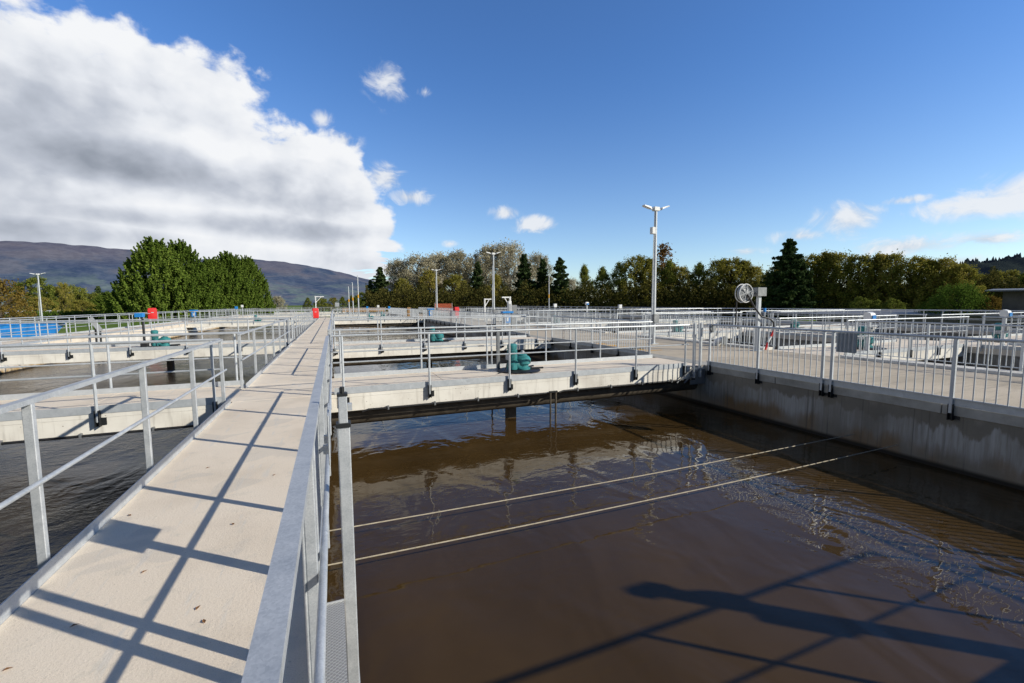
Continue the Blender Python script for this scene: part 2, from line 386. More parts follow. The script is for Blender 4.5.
# small separate clouds
small = [(388, 82, 3.4, 3.0, .72), (425, 92, 2.4, 1.2, .42), (384, 178, 2.8, 1.5, 1.), (410, 197, 2.6, 1.1, 1.), (342, 140, 2.5, 1.5, .8), (322, 118, 1.5, 1.2, .7),
         (505, 213, 1.9, .9, .95), (535, 225, 2.6, 1.0, 1.1), (1000, 204, 6.8, 1.4, .9), (905, 247, 5.2, 1.2, .95), (850, 219, 3.4, 2.2, .9), (985, 240, 2.6, .9, 1.0),
         (800, 236, 3.6, 1.0, .75), (745, 252, 2.8, .8, .7), (907, 200, 2.6, .5, .8), (945, 262, 4, .8, .9), (450, 244, 1.4, .6, .7), (1060, 190, 6, 2, 1.)]
acc = None
for x, y, rx, ry, s in small:
    a0, e0 = az_el(x, y)
    dx = g.math('DIVIDE', g.math('SUBTRACT', azn, a0), R(rx)*1.15); dy = g.math('DIVIDE', g.math('SUBTRACT', eln, e0), R(ry)*1.15)
    q = g.math('SUBTRACT', s, g.math('SQRT', g.math('ADD', g.math('MULTIPLY', dx, dx), g.math('MULTIPLY', dy, dy))))
    acc = q if acc is None else g.math('MAXIMUM', acc, q)
ws = g.noise(shift(cv, (2.2, .7, 0)), 13, 5, .62, .6)
aS = g.sstep(g.math('ADD', acc, g.math('MULTIPLY', g.math('SUBTRACT', ws, .47), 3.0)), .05, 1.0, 0, .90)
aS = g.math('MULTIPLY', aS, g.sstep(acc, -.30, .15))
cs = g.mix(g.sstep(ws, .35, .60), (.60, .66, .76), (.90, .92, .95))
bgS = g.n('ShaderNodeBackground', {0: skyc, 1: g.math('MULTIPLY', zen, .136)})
bgC = g.n('ShaderNodeBackground', {0: cb, 1: .98}); bgW = g.n('ShaderNodeBackground', {0: cs, 1: .95})
m1 = g.n('ShaderNodeMixShader', {0: aS, 1: bgS.outputs[0], 2: bgW.outputs[0]})
m2 = g.n('ShaderNodeMixShader', {0: aB, 1: m1.outputs[0], 2: bgC.outputs[0]})
g.n('ShaderNodeOutputWorld', {0: m2.outputs[0]})
W.cycles.sampling_method = 'MANUAL'; W.cycles.sample_map_resolution = 256
sl = bpy.data.lights.new('sun', 'SUN'); sl.energy = 5.0; sl.angle = R(.53); sl.color = (1, .94, .81)
so = bpy.data.objects.new('sun', sl); C.objects.link(so); so.rotation_euler = SUN_D.to_track_quat('-Z', 'Y').to_euler()

# ------------------------------------------------------------------ ground, water, far hills
GZ = -1.5
def sheet(name, x0, x1, y0, y1, z, m):
    return struct(MB().quad((x0, y0, z), (x1, y0, z), (x1, y1, z), (x0, y1, z)).build(name, m))
gm = MB(); gr = [-9000, -900, -300, -100, 0, 100, 300, 900, 9000]
for i in range(8):
    for j in range(8): gm.quad((gr[i], gr[j], GZ), (gr[i+1], gr[j], GZ), (gr[i+1], gr[j+1], GZ), (gr[i], gr[j+1], GZ))
struct(gm.build('ground', 'grass'))
struct(MB().quad((-260, -30, -.35), (-15.2, -30, -.35), (-15.2, 260, -.35), (-260, 260, -.35)).build('lawn', 'grass'))
XL, XR, XW, XWR = -13.0, 9.4, -1.74, -.15
WZ = -1.1
sheet('water', XWR-.3, XR, -14, 112, WZ, 'brown_water')
sheet('water', XL, XW+.3, -14, 112, WZ, 'rough_water')
sheet('water', 14.45, 22.2, -14, 100, WZ-.1, 'rough_water')
sheet('water', 24.2, 35, -14, 100, WZ-.1, 'rough_water')
def hills(name, prof, d0, d1, m, rough, seed, na=150, nr=16, trees=0.):
    rnd = random.Random(seed); ph = [rnd.random()*6.3 for _ in range(12)]
    pa = sorted([(az_el(x, y)[0], math.tan(az_el(x, y)[1])) for x, y in prof])
    def top(a):
        if a <= pa[0][0]: return pa[0][1]
        for (a0, t0), (a1, t1) in zip(pa, pa[1:]):
            if a <= a1:
                u = (a-a0)/(a1-a0); return t0+(t1-t0)*u
        return pa[-1][1]
    mb = MB(); a0, a1 = pa[0][0], pa[-1][0]
    for i in range(na+1):
        a = a0+(a1-a0)*i/na; t = top(a)
        for j in range(nr+1):
            u = j/nr; d = d0+(d1-d0)*u
            e = (u**.85)*(1+.10*math.sin(a*22+ph[0]+u*5)*(1-u)+.07*math.sin(a*47+ph[1]-u*9)*(1-u))
            z = GZ+(t*d1+EYE-GZ)*e+(rough*math.sin(a*150+ph[2]+u*11)+rough*.6*math.sin(a*310+ph[3]+j))*min(1, u*3)
            if j == nr and trees: z += rnd.random()*trees
            mb.v.append((math.sin(a)*d, math.cos(a)*d, z))
        d = d1*1.25; mb.v.append((math.sin(a)*d, math.cos(a)*d, GZ))
    k = nr+2
    for i in range(na):
        for j in range(nr+1): mb.f.append((i*k+j, (i+1)*k+j, (i+1)*k+j+1, i*k+j+1))
    return struct(mb.build(name, m, smooth=True))
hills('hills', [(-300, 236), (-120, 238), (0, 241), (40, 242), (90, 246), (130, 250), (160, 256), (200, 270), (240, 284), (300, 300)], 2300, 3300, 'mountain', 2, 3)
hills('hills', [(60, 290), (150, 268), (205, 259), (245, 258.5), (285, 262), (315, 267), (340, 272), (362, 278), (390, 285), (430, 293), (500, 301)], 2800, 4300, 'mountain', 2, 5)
hills('hills', [(925, 290), (950, 268), (965, 263), (985, 262), (1005, 259), (1024, 257), (1100, 252), (1300, 240)], 500, 900, 'wooded_hill', 1.0, 8, 260, 18, 7.)

# ------------------------------------------------------------------ concrete decks, footbridges, walls
def slabs(mb, x0, x1, y0, y1, zt, th, joint_dir, pitch, gap=.012):
    """upper slabs with open joints on a thin continuous bed"""
    mb.box(x0+.004, x1-.004, y0+.004, y1-.004, zt-th, zt-.03)
    a, b = (y0, y1) if joint_dir == 'y' else (x0, x1)
    n = max(1, round((b-a)/pitch)); st = (b-a)/n
    for i in range(n):
        p, q = a+i*st+gap/2, a+(i+1)*st-gap/2
        if joint_dir == 'y': mb.box(x0, x1, p, q, zt-.03+.002, zt, .006)
        else: mb.box(p, q, y0, y1, zt-.03+.002, zt, .006)
wk = MB(); slabs(wk, XW, XWR, -6, 8.98, 0, .24, 'y', 99, .008); slabs(wk, XW, XWR, 8.99, 62, 0, .24, 'y', 1.72, .012)
struct(wk.build('walkway', 'deck'))
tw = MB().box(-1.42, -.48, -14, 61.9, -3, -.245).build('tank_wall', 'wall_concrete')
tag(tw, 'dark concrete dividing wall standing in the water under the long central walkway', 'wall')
FB = []
def bridge(label, x0, x1, y0, y1, zt=-.003, face=.38, group='concrete footbridges across the basins', lower=None):
    if lower is None: lower = x0 == XWR
    t = thing('footbridge', label, 'footbridge', (x0, y0, zt), group)
    d = MB(); slabs(d, x0, x1, y0, y1, zt, .1, 'x', 2.2, .01); d.build('deck', 'deck', t)
    f = MB().box(x0, x1, y0+.003, y0+.28, zt-face, zt-.1-.002, .01).box(x0, x1, y1-.28, y1-.003, zt-face, zt-.1-.002, .01)
    f.build('side_beam', 'beam_concrete', t)
    f2 = MB().box(x0, x1, y0, y0+.02, zt-.1, zt-.002).box(x0, x1, y1-.02, y1, zt-.1, zt-.002); f2.build('edge_strip', 'beam_concrete', t)
    if lower:
        MB().tube([(x0, y0+.42, zt-.55), (x1, y0+.42, zt-.55)], .2, 14).build('pipe', 'pipe_dark', t, True)
    FB.append(t); return t
LX, RX = XL, XR
b1 = bridge('pale concrete footbridge nearest the viewer on the right, crossing to the road wall', XWR, RX, 9.1, 11.0)
b2 = bridge('second pale concrete footbridge across the right basin, carrying a small teal mixer', XWR, RX, 18.3, 20.5)
b3 = bridge('distant concrete footbridge closing the right basin, dark water opening beneath it', XWR, RX, 50, 52.4)
l1 = bridge('pale concrete footbridge nearest on the left, ending against the long walkway', LX, XW, 9.05, 10.9)
l2 = bridge('second pale concrete footbridge on the left, carrying a teal mixer and a black pipe stand', LX, XW, 21.3, 23.5)
l3 = bridge('distant concrete footbridge closing the left basin beyond the rough water', LX, XW, 50, 52.4)
b0 = bridge('concrete footbridge just beside the viewer to the right, its shadow falling on the brown water', XWR, RX, -2.1, .1)
l4 = bridge('far concrete footbridge left of the central walkway end', LX, XW, 62, 64.4, lower=False)
b4 = bridge('far concrete footbridge right of the central walkway end', XWR, RX, 62, 64.4, lower=False)
MB().box(XW, XWR, 62, 64.4, -.4, -.003).build('deck', 'deck', b4)
bridge('farthest low concrete footbridge before the mountain', LX, XR, 84, 86, lower=False)
bridge('far transverse concrete footbridge right at the end of the basins', LX, XR, 110, 112, lower=False)
ra = bridge('bright concrete footbridge beyond the road, nearest in the right hand tanks', 14.5, 22.2, 8.9, 11.1)
rb = bridge('bright concrete footbridge beyond the road, second in the right hand tanks', 14.5, 22.2, 18.8, 21.0)
bridge('third footbridge in the right hand tanks, behind rows of railings', 14.5, 22.2, 32, 34.2)
bridge('fourth footbridge in the right hand tanks, almost hidden by railings', 14.5, 22.2, 50, 52.2)
bridge('footbridge in the outermost tanks on the far right, in line with the nearest bright one', 24.2, 35, 8.4, 10.6)
bridge('footbridge in the outermost tanks, second from the right edge of the picture', 24.2, 35, 18.6, 20.8)
bridge('footbridge in the outermost tanks, in front of the olive trees', 24.2, 35, 32, 34.2)
# black conduit clamped under the face of the two nearest footbridges
def conduit(label, xs, y, z, group):
    t = thing('conduit', label, 'pipe', (xs[0], y, z), group)
    MB().tube([(xs[0], y, z), (xs[0]+.12, y, z+.03), (xs[1], y, z+.03)], .022, 10).build('pipe', 'rubber', t, True)
    me = MB().box(-.015, .015, -.035, .03, -.02, .055).mesh('clamp', 'dull_steel')
    x = xs[0]+.5
    while x < xs[1]: place('clamp', me, t, (x-xs[0], 0, .02)); x += .95
conduit('black conduit clamped along the lower edge of the nearest right footbridge', (.45, 4.5), 9.05, -.40, 'conduits under the footbridges')
conduit('black conduit continuing along the footbridge edge towards the road wall', (4.85, 9.0), 9.05, -.38, 'conduits under the footbridges')
conduit('long black conduit along the lower edge of the nearest left footbridge', (-12.9, -2.0), 9.01, -.40, 'conduits under the footbridges')
s = thing('pipe_support', 'rusty pair of thin pipes dropping from the footbridge edge into the brown water', 'pipe', (4.6, 9.04, -1.1))
MB().tube([(4.62, 9.04, -1.6), (4.62, 9.04, -.34)], .022, 8).build('pipe', 'pipe_dark', s, True)
MB().tube([(4.76, 9.04, -1.6), (4.76, 9.04, -.34)], .024, 8).build('pipe', 'pipe_dark', s, True)
MB().box(4.59, 4.80, 9.01, 9.07, -.36, -.33).build('bracket', 'black_steel', s)
for lb, x, y in (('black square leg under the nearest right footbridge below the teal mixer', 4.0, 10.0), ('dark leg standing in the water under the second footbridge on the right', 3.9, 19.6),
                 ('dark brown leg standing in the water under the second footbridge on the left', -6.6, 22.9)):
    tag(MB().box(x-.11, x+.11, y-.11, y+.11, -2.5, -.38, .01).build('support_leg', 'pipe_dark'), lb, 'leg')
# left basin outer wall with its walkway
t = MB().box(XL-.35, XL, -14, 112, -3, -.243).build('tank_wall', 'beam_concrete')
tag(t, 'long sunlit pale wall of the left basin with yellow stain at the waterline', 'wall')
wl = MB(); slabs(wl, XL-2.1, XL+.02, -14, 112, 0, .24, 'y', 3.0); struct(wl.build('walkway', 'deck'))
t = MB().box(XL-2.1, XL-1.8, -14, 112, -3, -.243).build('tank_wall', 'beam_concrete'); tag(t, 'outer foundation wall facing the lawn under the left edge walkway', 'wall')
# road on the right
rd = MB(); rd.box(XR+.55, 14.45, -14, 112, -.25, 0); struct(rd.build('road', 'road_concrete'))
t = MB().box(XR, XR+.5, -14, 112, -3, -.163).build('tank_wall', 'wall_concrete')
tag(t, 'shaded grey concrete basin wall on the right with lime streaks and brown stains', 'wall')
kb = MB()
for i in range(42): kb.box(XR-.02, XR+.545, -14+i*3+.006, -11+i*3-.006, -.16, .004, .008)
tag(kb.build('wall_coping', 'coping'), 'grey concrete coping strip along the top of the right basin wall', 'coping')
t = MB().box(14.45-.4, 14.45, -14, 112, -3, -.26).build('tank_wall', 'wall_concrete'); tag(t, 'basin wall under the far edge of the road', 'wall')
for x0, x1, lb in ((22.2, 24.2, 'middle'), (35, 37, 'outer')):
    w = MB(); slabs(w, x0, x1, -14, 100, 0, .24, 'y', 3.0); struct(w.build('walkway', 'deck'))
    t = MB().box(x0+.003, x1-.003, -14, 100, -3, -.243).build('tank_wall', 'wall_concrete')
    tag(t, 'concrete wall carrying the %s walkway of the right hand tanks' % lb, 'wall')
# white kerbs beside the road
for y0, y1, lb in ((11.2, 18.4, 'white raised kerb beyond the road, between the two bright footbridges'), (1.0, 8.6, 'white raised kerb beyond the road, in front of the nearest bright footbridge'), (21.2, 31.8, 'white raised kerb beyond the road behind the tall lamp post')):
    tag(MB().box(14.32, 14.85, y0, y1, -.3, .07, .015).build('kerb', 'beam_concrete'), lb, 'kerb')
for y in (12.9, 13.7, 14.5, 15.3):
    struct(MB().quad((XR+.62, y, .004), (XR+1.1, y, .004), (XR+1.25, y+.55, .004), (XR+.77, y+.55, .004)).build('road_marking', 'yellow_paint'))
struct(MB().quad((XR+.62, 12.6, .004), (XR+1.6, 12.6, .004), (XR+1.6, 12.72, .004), (XR+.62, 12.72, .004)).build('road_marking', 'yellow_paint'))

# ------------------------------------------------------------------ railings
H = 1.12
PM = {}
def post_mesh(style, out):
    k = (style, out)
    if k in PM: return PM[k]
    m = MB()
    if style == 'flat':
        m.box(-.02, .02, -out-.026, -out+.026 if out > .05 else -.004, -.26, H-.018, .004)
        if out <= .05: m.box(-.0215, .0215, -.0035, -out+.030, .102, H-.0185, .004)
    elif style == 'square':
        m.box(-.025, .025, -out-.025, -out+.025, -.12, H-.018, .004)
    else:
        m.tube([(0, -out, -.16), (0, -out, H-.01)], .023, 8)
    me = m.mesh('post', 'galvanised' if style == 'flat' else 'galvanised_pale', style == 'tube')
    b = MB()
    if style == 'flat': b.box(-.05, .05, -.012, -.002, -.24, -.06); b.box(-.012, .012, -.03, -.002, -.22, -.08)
    else: b.box(-.032, -.024, -out-.03, -.002, -.24, .03); b.box(.024, .032, -out-.03, -.002, -.24, .03); b.box(-.032, .032, -out+.024, -out+.032, -.24, -.04); b.box(-.02, .1, -.012, -.002, -.22, -.10)
    bm = b.mesh('bracket', 'galvanised' if style == 'flat' else 'black_steel')
    fl = MB().box(-.06, .06, -out-.05, -out+.05, 0, .012).mesh('foot_plate', 'galvanised')
    PM[k] = (me, bm, fl); return PM[k]
def railing(label, p0, p1, out, posts=None, sp=1.75, style='tube', bal=False, toe=True, fold=None, group='galvanised railings', ends=True, out_d=.05, detail=2, h=H, midoff=-.046):
    p0 = Vector((p0[0], p0[1], 0)); p1 = Vector((p1[0], p1[1], 0)); L = (p1-p0).length; u = (p1-p0)/L; n = Vector((out[0], out[1], 0))
    t = thing('railing', label, 'railing', p0, group)
    th = math.atan2(out[0], -out[1])
    if posts is None:
        k = max(1, round(L/sp)); posts = [.04+(L-.08)*i/k for i in range(k+1)]
    me, br, fl = post_mesh(style, out_d)
    for s_ in posts:
        q = place('post', me, t, u*s_, th)
        if detail > 1: place('bracket', br, q)
    off = n*out_d; a = p0+off; b = p1+off
    Z = lambda v, z: (v.x, v.y, z)
    if style == 'flat':
        MB().bar(Z(a, H-.0), Z(b, H-.0), .054, .034).build('top_rail', 'galvanised', t)
        inn = n*(out_d+midoff)
        mr = MB(); mr.tube([Z(p0+inn, .60), Z(p1+inn, .60)], .0165, 10); mr.build('mid_rail', 'galvanised', t, True)
    else:
        mt = 'galvanised_pale'
        MB().tube([Z(a, H), Z(b, H)], .023, 8).build('top_rail', mt, t, True)
        if not bal: MB().tube([Z(a, .60), Z(b, .60)], .015, 6).build('mid_rail', mt, t, True)
    if bal:
        MB().bar(Z(a, .13), Z(b, .13), .03, .02).build('bottom_rail', 'galvanised_pale', t)
        for s0, s1 in zip(posts, posts[1:]):
            m = MB(); k = int((s1-s0)/.125)
            for i in range(1, k):
                q = a+u*(s0+(s1-s0)*i/k)
                if detail: m.box(q.x-.0075, q.x+.0075, q.y-.0075, q.y+.0075, .14, H-.02)
                else: m.bar(Z(q, .14), Z(q, H-.02), .014, .014)
            if m.v: m.build('baluster_panel', 'galvanised_pale', t)
    if toe:
        c0 = p0+n*.004; c1 = p1+n*.004
        if bal: c0 = p0+n*.03; c1 = p1+n*.03
        MB().bar((c0.x, c0.y, .035 if not bal else .062), (c1.x, c1.y, .035 if not bal else .062), .008, .13 if not bal else .115).build('toe_board', 'galvanised_pale' if style != 'flat' else 'galvanised', t)
    return t
G1 = 'railings beside the long central walkway'
py = lambda ys, y0: [y-y0 for y in ys]
railing('grey flat-topped railing along the left edge of the walkway, nearest the viewer', (XW, -3.5), (XW, 8.9), (-1, 0), py([-3.4, -1.6, .2, 2.0, 3.7, 5.5, 7.15, 8.82], -3.5), style='flat', group=G1, out_d=.085)
railing('large grey railing right under the viewer on the right edge of the walkway', (XWR, -3.5), (XWR, 8.95), (1, 0), py([-3.4, -1.6, .3, 1.93, 2.10, 3.75, 5.38, 7.1, 8.86], -3.5), style='flat', group=G1, out_d=.022, midoff=.046)
railing('railing on the left walkway edge between the first and second left footbridges', (XW, 10.4), (XW, 21.2), (-1, 0), style='flat', group=G1, out_d=.085)
railing('railing on the right walkway edge between the first and second right footbridges', (XWR, 11.2), (XWR, 18.25), (1, 0), style='flat', group=G1, out_d=.022, midoff=.046)
railing('distant railing on the left walkway edge leading up to the red lifebuoy case', (XW, 23.6), (XW, 49.9), (-1, 0), sp=1.8, style='flat', group=G1, out_d=.085)
railing('distant railing on the right walkway edge beyond the second footbridge', (XWR, 20.6), (XWR, 49.9), (1, 0), sp=1.8, style='flat', group=G1, out_d=.022, midoff=.046)
railing('farthest railing on the left walkway edge behind the red lifebuoy case', (XW, 52.5), (XW, 61.9), (-1, 0), style='flat', group=G1, out_d=.085)
railing('farthest railing on the right walkway edge near the walkway end', (XWR, 52.5), (XWR, 61.9), (1, 0), style='flat', group=G1, out_d=.022, midoff=.046)
G2 = 'railings on the footbridges'
railing('round tube railing on the near edge of the nearest right footbridge', (XWR+.1, 9.1), (8.75, 9.1), (0, -1), py([.12, 1.8, 3.6, 5.3, 7.05, 8.65], XWR+.1), group=G2)
railing('round tube railing on the far edge of the nearest right footbridge', (XWR+.1, 11.0), (9.2, 11.0), (0, 1), py([.1, 2.0, 3.75, 5.5, 7.3, 9.12], XWR+.1), group=G2)
railing('tube railing on the near edge of the second right footbridge', (XWR+.1, 18.3), (8.7, 18.3), (0, -1), group=G2)
railing('tube railing on the far edge of the second right footbridge', (XWR+.1, 20.5), (9.1, 20.5), (0, 1), group=G2)
railing('thin railing along the near edge of the distant right footbridge', (XWR+.1, 50), (8.7, 50), (0, -1), group=G2, detail=1)
railing('thin railing along the far edge of the distant right footbridge', (XWR+.1, 52.4), (8.7, 52.4), (0, 1), group=G2, detail=1)
railing('round tube railing on the near edge of the nearest left footbridge', (XL+.1, 9.05), (XW-.12, 9.05), (0, -1), py([-12.8, -11.3, -9.4, -7.5, -5.65, -3.62, -2.0], XL+.1), group=G2)
railing('round tube railing on the far edge of the nearest left footbridge', (XL+.1, 10.9), (XW-.12, 10.9), (0, 1), py([-12.8, -11.6, -9.9, -8.2, -6.2, -4.15, -2.0], XL+.1), group=G2)
railing('tube railing on the near edge of the second left footbridge, before the teal mixer', (XL+.1, 21.3), (XW-.12, 21.3), (0, -1), group=G2)
railing('tube railing on the far edge of the second left footbridge, behind the teal mixer', (XL+.1, 23.5), (XW-.12, 23.5), (0, 1), group=G2)
railing('thin railing along the near edge of the distant left footbridge', (XL+.1, 50), (XW-.12, 50), (0, -1), group=G2, detail=1)
railing('thin railing along the far edge of the distant left footbridge', (XL+.1, 52.4), (XW-.12, 52.4), (0, 1), group=G2, detail=1)
railing('railing of the footbridge beside the viewer, its shadow lying on the brown water', (XWR+.6, 0.0), (9.0, 0.0), (0, 1), py([.6, 2.2, 4.0, 5.75, 7.5, 8.9], XWR+.6), group=G2)
railing('rear railing of the footbridge beside the viewer', (XWR+.6, -2.1), (9.0, -2.1), (0, -1), group=G2, detail=1)
for y, w in ((62, 'near'), (64.4, 'far')):
    railing('far railing on the %s edge of the transverse footbridge left of the walkway end' % w, (XL, y), (XW-.1, y), (0, -1 if w == 'near' else 1), group=G2, detail=1, sp=1.5)
    railing('far railing on the %s edge of the transverse footbridge right of the walkway end' % w, (XWR+.1, y), (8.9, y), (0, -1 if w == 'near' else 1), group=G2, detail=1, sp=1.5)
for y, w in ((84, 'faint railing far behind the walkway end, second last before the mountain'), (110, 'faintest railing far behind the walkway end, last before the mountain')):
    railing(w, (XL, y), (8.9, y), (0, -1), group=G2, detail=1, sp=1.6)
G3 = 'upright bar railings along the road and tanks'
railing('upright bar railing on top of the shaded basin wall at the right', (XR, -3.6), (XR, 9.0), (-1, 0), py([-3.5, -1.7, .15, 2.05, 3.87, 5.76, 5.94, 7.44, 8.9], -3.6), bal=True, toe=True, style='square', group=G3)
railing('upright bar railing along the basin wall between the first and second right footbridges', (XR, 11.3), (XR, 18.2), (-1, 0), bal=True, toe=True, style='square', group=G3)
railing('upright bar railing along the basin wall beyond the second right footbridge', (XR, 20.7), (XR, 49.8), (-1, 0), bal=True, toe=True, style='square', group=G3)
railing('far upright bar railing along the basin wall near the red mesh fence', (XR, 52.6), (XR, 84), (-1, 0), bal=True, toe=False, style='square', group=G3, sp=2)
railing('upright bar railing beyond the road, nearest the right edge of the picture', (14.88, -4), (14.88, 8.6), (1, 0), bal=True, toe=False, style='square', group=G3, detail=1)
railing('upright bar railing beyond the road, behind the hose reel post', (14.88, 11.2), (14.88, 18.5), (1, 0), bal=True, toe=False, style='square', group=G3, detail=1)
railing('upright bar railing beyond the road, behind the tall lamp post', (14.88, 20.9), (14.88, 49), (1, 0), bal=True, toe=False, style='square', group=G3, detail=1)
railing('far upright bar railing beyond the road near the third lamp post', (14.88, 52.3), (14.88, 84), (1, 0), bal=True, toe=False, style='square', group=G3, detail=1, sp=2)
G4 = 'railings in the right hand tanks'
for x, s, w in ((22.2, -1, 'near'), (24.2, 1, 'far')):
    for y0, y1, w2 in ((-4, 8.5, 'nearest the right edge'), (11.1, 18.5, 'behind the hose reel'), (20.9, 32, 'behind the tall lamp post'), (34.3, 84, 'in the distance')):
        railing('railing on the %s side of the middle tank walkway, part %s' % (w, w2), (x, y0), (x, y1), (s, 0), toe=True, style='tube', group=G4, detail=1, sp=1.5)
for (y0, y1), w2 in (((8.9, 11.1), 'nearest bright'), ((18.8, 21.0), 'second bright'), ((32, 34.2), 'third'), ((50, 52.2), 'fourth')):
    railing('near railing of %s footbridge beyond the road' % w2, (15, y0), (22.1, y0), (0, -1), group=G4, detail=2 if y0 < 12 else 1)
    railing('far railing of %s footbridge beyond the road' % w2, (15, y1), (22.1, y1), (0, 1), group=G4, detail=1)
for y0, y1, w in ((8.4, 10.6, 'nearest'), (18.6, 20.8, 'second'), (32, 34.2, 'third')):
    railing('near railing of the %s footbridge in the outermost tanks' % w, (24.4, y0), (34.9, y0), (0, -1), group=G4, detail=1)
    railing('far railing of the %s footbridge in the outermost tanks' % w, (24.4, y1), (34.9, y1), (0, 1), group=G4, detail=1)
railing('outermost railing on the basin side of the last walkway, before the trees', (35, -4), (35, 90), (-1, 0), group=G4, detail=1, sp=1.9)
railing('outermost railing on the tree side of the last walkway', (37, -4), (37, 90), (1, 0), group=G4, detail=1, sp=1.9)
G5 = 'railings of the left edge walkway'
railing('railing on the water side of the left edge walkway, before the red lifebuoy case', (XL, 24.3), (XL, 49.9), (1, 0), group=G5, detail=1, sp=2)
railing('railing on the water side of the left edge walkway between the two near footbridges', (XL, 11.4), (XL, 21.9), (1, 0), group=G5, detail=1, sp=2)
railing('far railing on the water side of the left edge walkway under the green cypresses', (XL, 52.5), (XL, 110), (1, 0), group=G5, detail=1, sp=2)
railing('railing on the lawn side of the left edge walkway, nearest part', (XL-2.1, 8), (XL-2.1, 50), (-1, 0), group=G5, detail=1, sp=2)
railing('railing on the lawn side of the left edge walkway, far part under the cypresses', (XL-2.1, 50.1), (XL-2.1, 110), (-1, 0), group=G5, detail=1, sp=2)

# gate at the corner of the nearest footbridge and the road wall
t = thing('gate_post_pair', 'pair of tall gate posts with diagonal braces where the nearest footbridge meets the basin wall', 'gate', (8.8, 9.05, 0))
for x in (8.92, 9.14): MB().box(x-.028, x+.028, 8.98, 9.05, -.3, 1.16, .005).build('post', 'galvanised', t)
MB().bar((8.92, 9.01, -.02), (8.35, 9.01, -.40), .03, .03).build('brace', 'dull_steel', t)
MB().bar((9.14, 9.01, -.05), (8.60, 9.01, -.42), .03, .03).build('brace', 'dull_steel', t)
MB().box(8.86, 9.38, 9.05, 9.092, -.5, -.1, .01).build('bracket_plate', 'dull_steel', t)
d = thing('round_disc', 'small dark round disc fixed on the corner post of the bar railing', 'disc', (XR-.05, 8.84, 1.04))
MB().lathe((XR-.05, 8.85, 1.04), [(.10, -.05), (.115, -.035), (.115, -.01), (.09, 0)], 20, 'y').build('plate', 'dull_steel', d, True)
MB().box(XR-.06, XR-.03, 8.85, 8.88, .9, 1.0).build('bracket', 'galvanised', d)

# ------------------------------------------------------------------ telescopic post, checker plate, ropes
t = thing('telescopic_post', 'tall square telescopic post standing in the brown water beside the near railing', 'post', (.01, 2.72, -1.1))
MB().box(-.008, .062, 2.69, 2.75, -1.6, 1.02, .006).build('outer_tube', 'galvanised', t)
MB().box(.002, .052, 2.697, 2.743, 1.02, 1.19, .005).build('inner_tube', 'galvanised', t)
MB().box(-.014, .068, 2.68, 2.76, 1.005, 1.03, .005).build('collar', 'black_steel', t)
MB().box(-.002, .056, 2.692, 2.748, 1.188, 1.205, .004).tube([(.027, 2.72, 1.2), (.027, 2.72, 1.24)], .013, 8).build('cap', 'black_steel', t)
MB().box(.054, .078, 2.70, 2.735, 1.10, 1.14).build('latch', 'galvanised', t)
t = thing('notice_plate', 'steel notice plate seen edge on, fixed outside the near right railing', 'plate', (-.04, 2.9, .9))
MB().box(-.06, -.05, 2.66, 3.02, .80, 1.09, .004).build('plate', 'galvanised', t)
for y in (2.72, 2.93): MB().box(-.088, -.061, y, y+.03, .85, .90).build('clip', 'galvanised', t)
@mat('checker')
def _(g):
    p = g.pos((1, 1, 1))
    a = g.n('ShaderNodeMapping', {'Vector': p, 'Rotation': (0, 0, R(50))}).outputs[0]; b = g.n('ShaderNodeMapping', {'Vector': p, 'Rotation': (0, 0, R(-50))}).outputs[0]
    w1 = g.n('ShaderNodeTexWave', {'Vector': a, 'Scale': 13.0}).outputs[1]; w2 = g.n('ShaderNodeTexWave', {'Vector': b, 'Scale': 13.0}).outputs[1]
    h = g.math('MAXIMUM', g.sstep(w1, .86, .97), g.sstep(w2, .86, .97))
    c = g.mix(h, (.36, .37, .38), (.60, .61, .62))
    principled(g, c, .45, .4, bump=h, bstr=.8, bdist=.006)
t = thing('landing_plate', 'small checker plate landing low beside the walkway at the foot of the telescopic post', 'platform', (-.05, 3.6, -.85))
MB().box(-.34, .066, 2.4, 3.9, -.86, -.85).build('plate', 'checker', t)
MB().box(.066, .072, 2.4, 3.908, -.92, -.835).box(-.34, .072, 3.9, 3.908, -.92, -.835).build('rim', 'galvanised', t)
MB().bar((-.3, 3.8, -.89), (-.3, 3.8, -.25), .04, .04).bar((-.3, 2.6, -.89), (-.3, 2.6, -.25), .04, .04).build('hanger', 'galvanised', t)
def rope(lb, y, x1):
    m = MB(); pts = []
    for i in range(25):
        u = i/24; pts.append((-.42+(x1+.42)*u, y+.02*math.sin(u*3), -.88-.05*math.sin(math.pi*u)))
    m.tube(pts, .0075, 6); o = m.build('rope', 'rope', None, True); tag(o, lb, 'rope', 'ropes stretched over the brown basin')
rope('nearer of the two pale ropes stretched just above the brown water', 4.58, 9.4)
rope('farther of the two pale ropes stretched just above the brown water', 5.30, 9.4)
# sluice bracket dark flap left of the walkway
t = thing('outlet_chute', 'dark steel outlet chute sloping under the walkway into the left basin', 'chute', (-2.0, 8.2, -.6))
MB().bar((-1.5, 8.3, -.35), (-2.45, 8.0, -.75), .5, .06).build('plate', 'pipe_dark', t)
MB().bar((-1.5, 8.55, -.30), (-2.45, 8.25, -.70), .04, .18).bar((-1.5, 8.05, -.30), (-2.45, 7.75, -.70), .04, .18).build('side_cheek', 'pipe_dark', t)
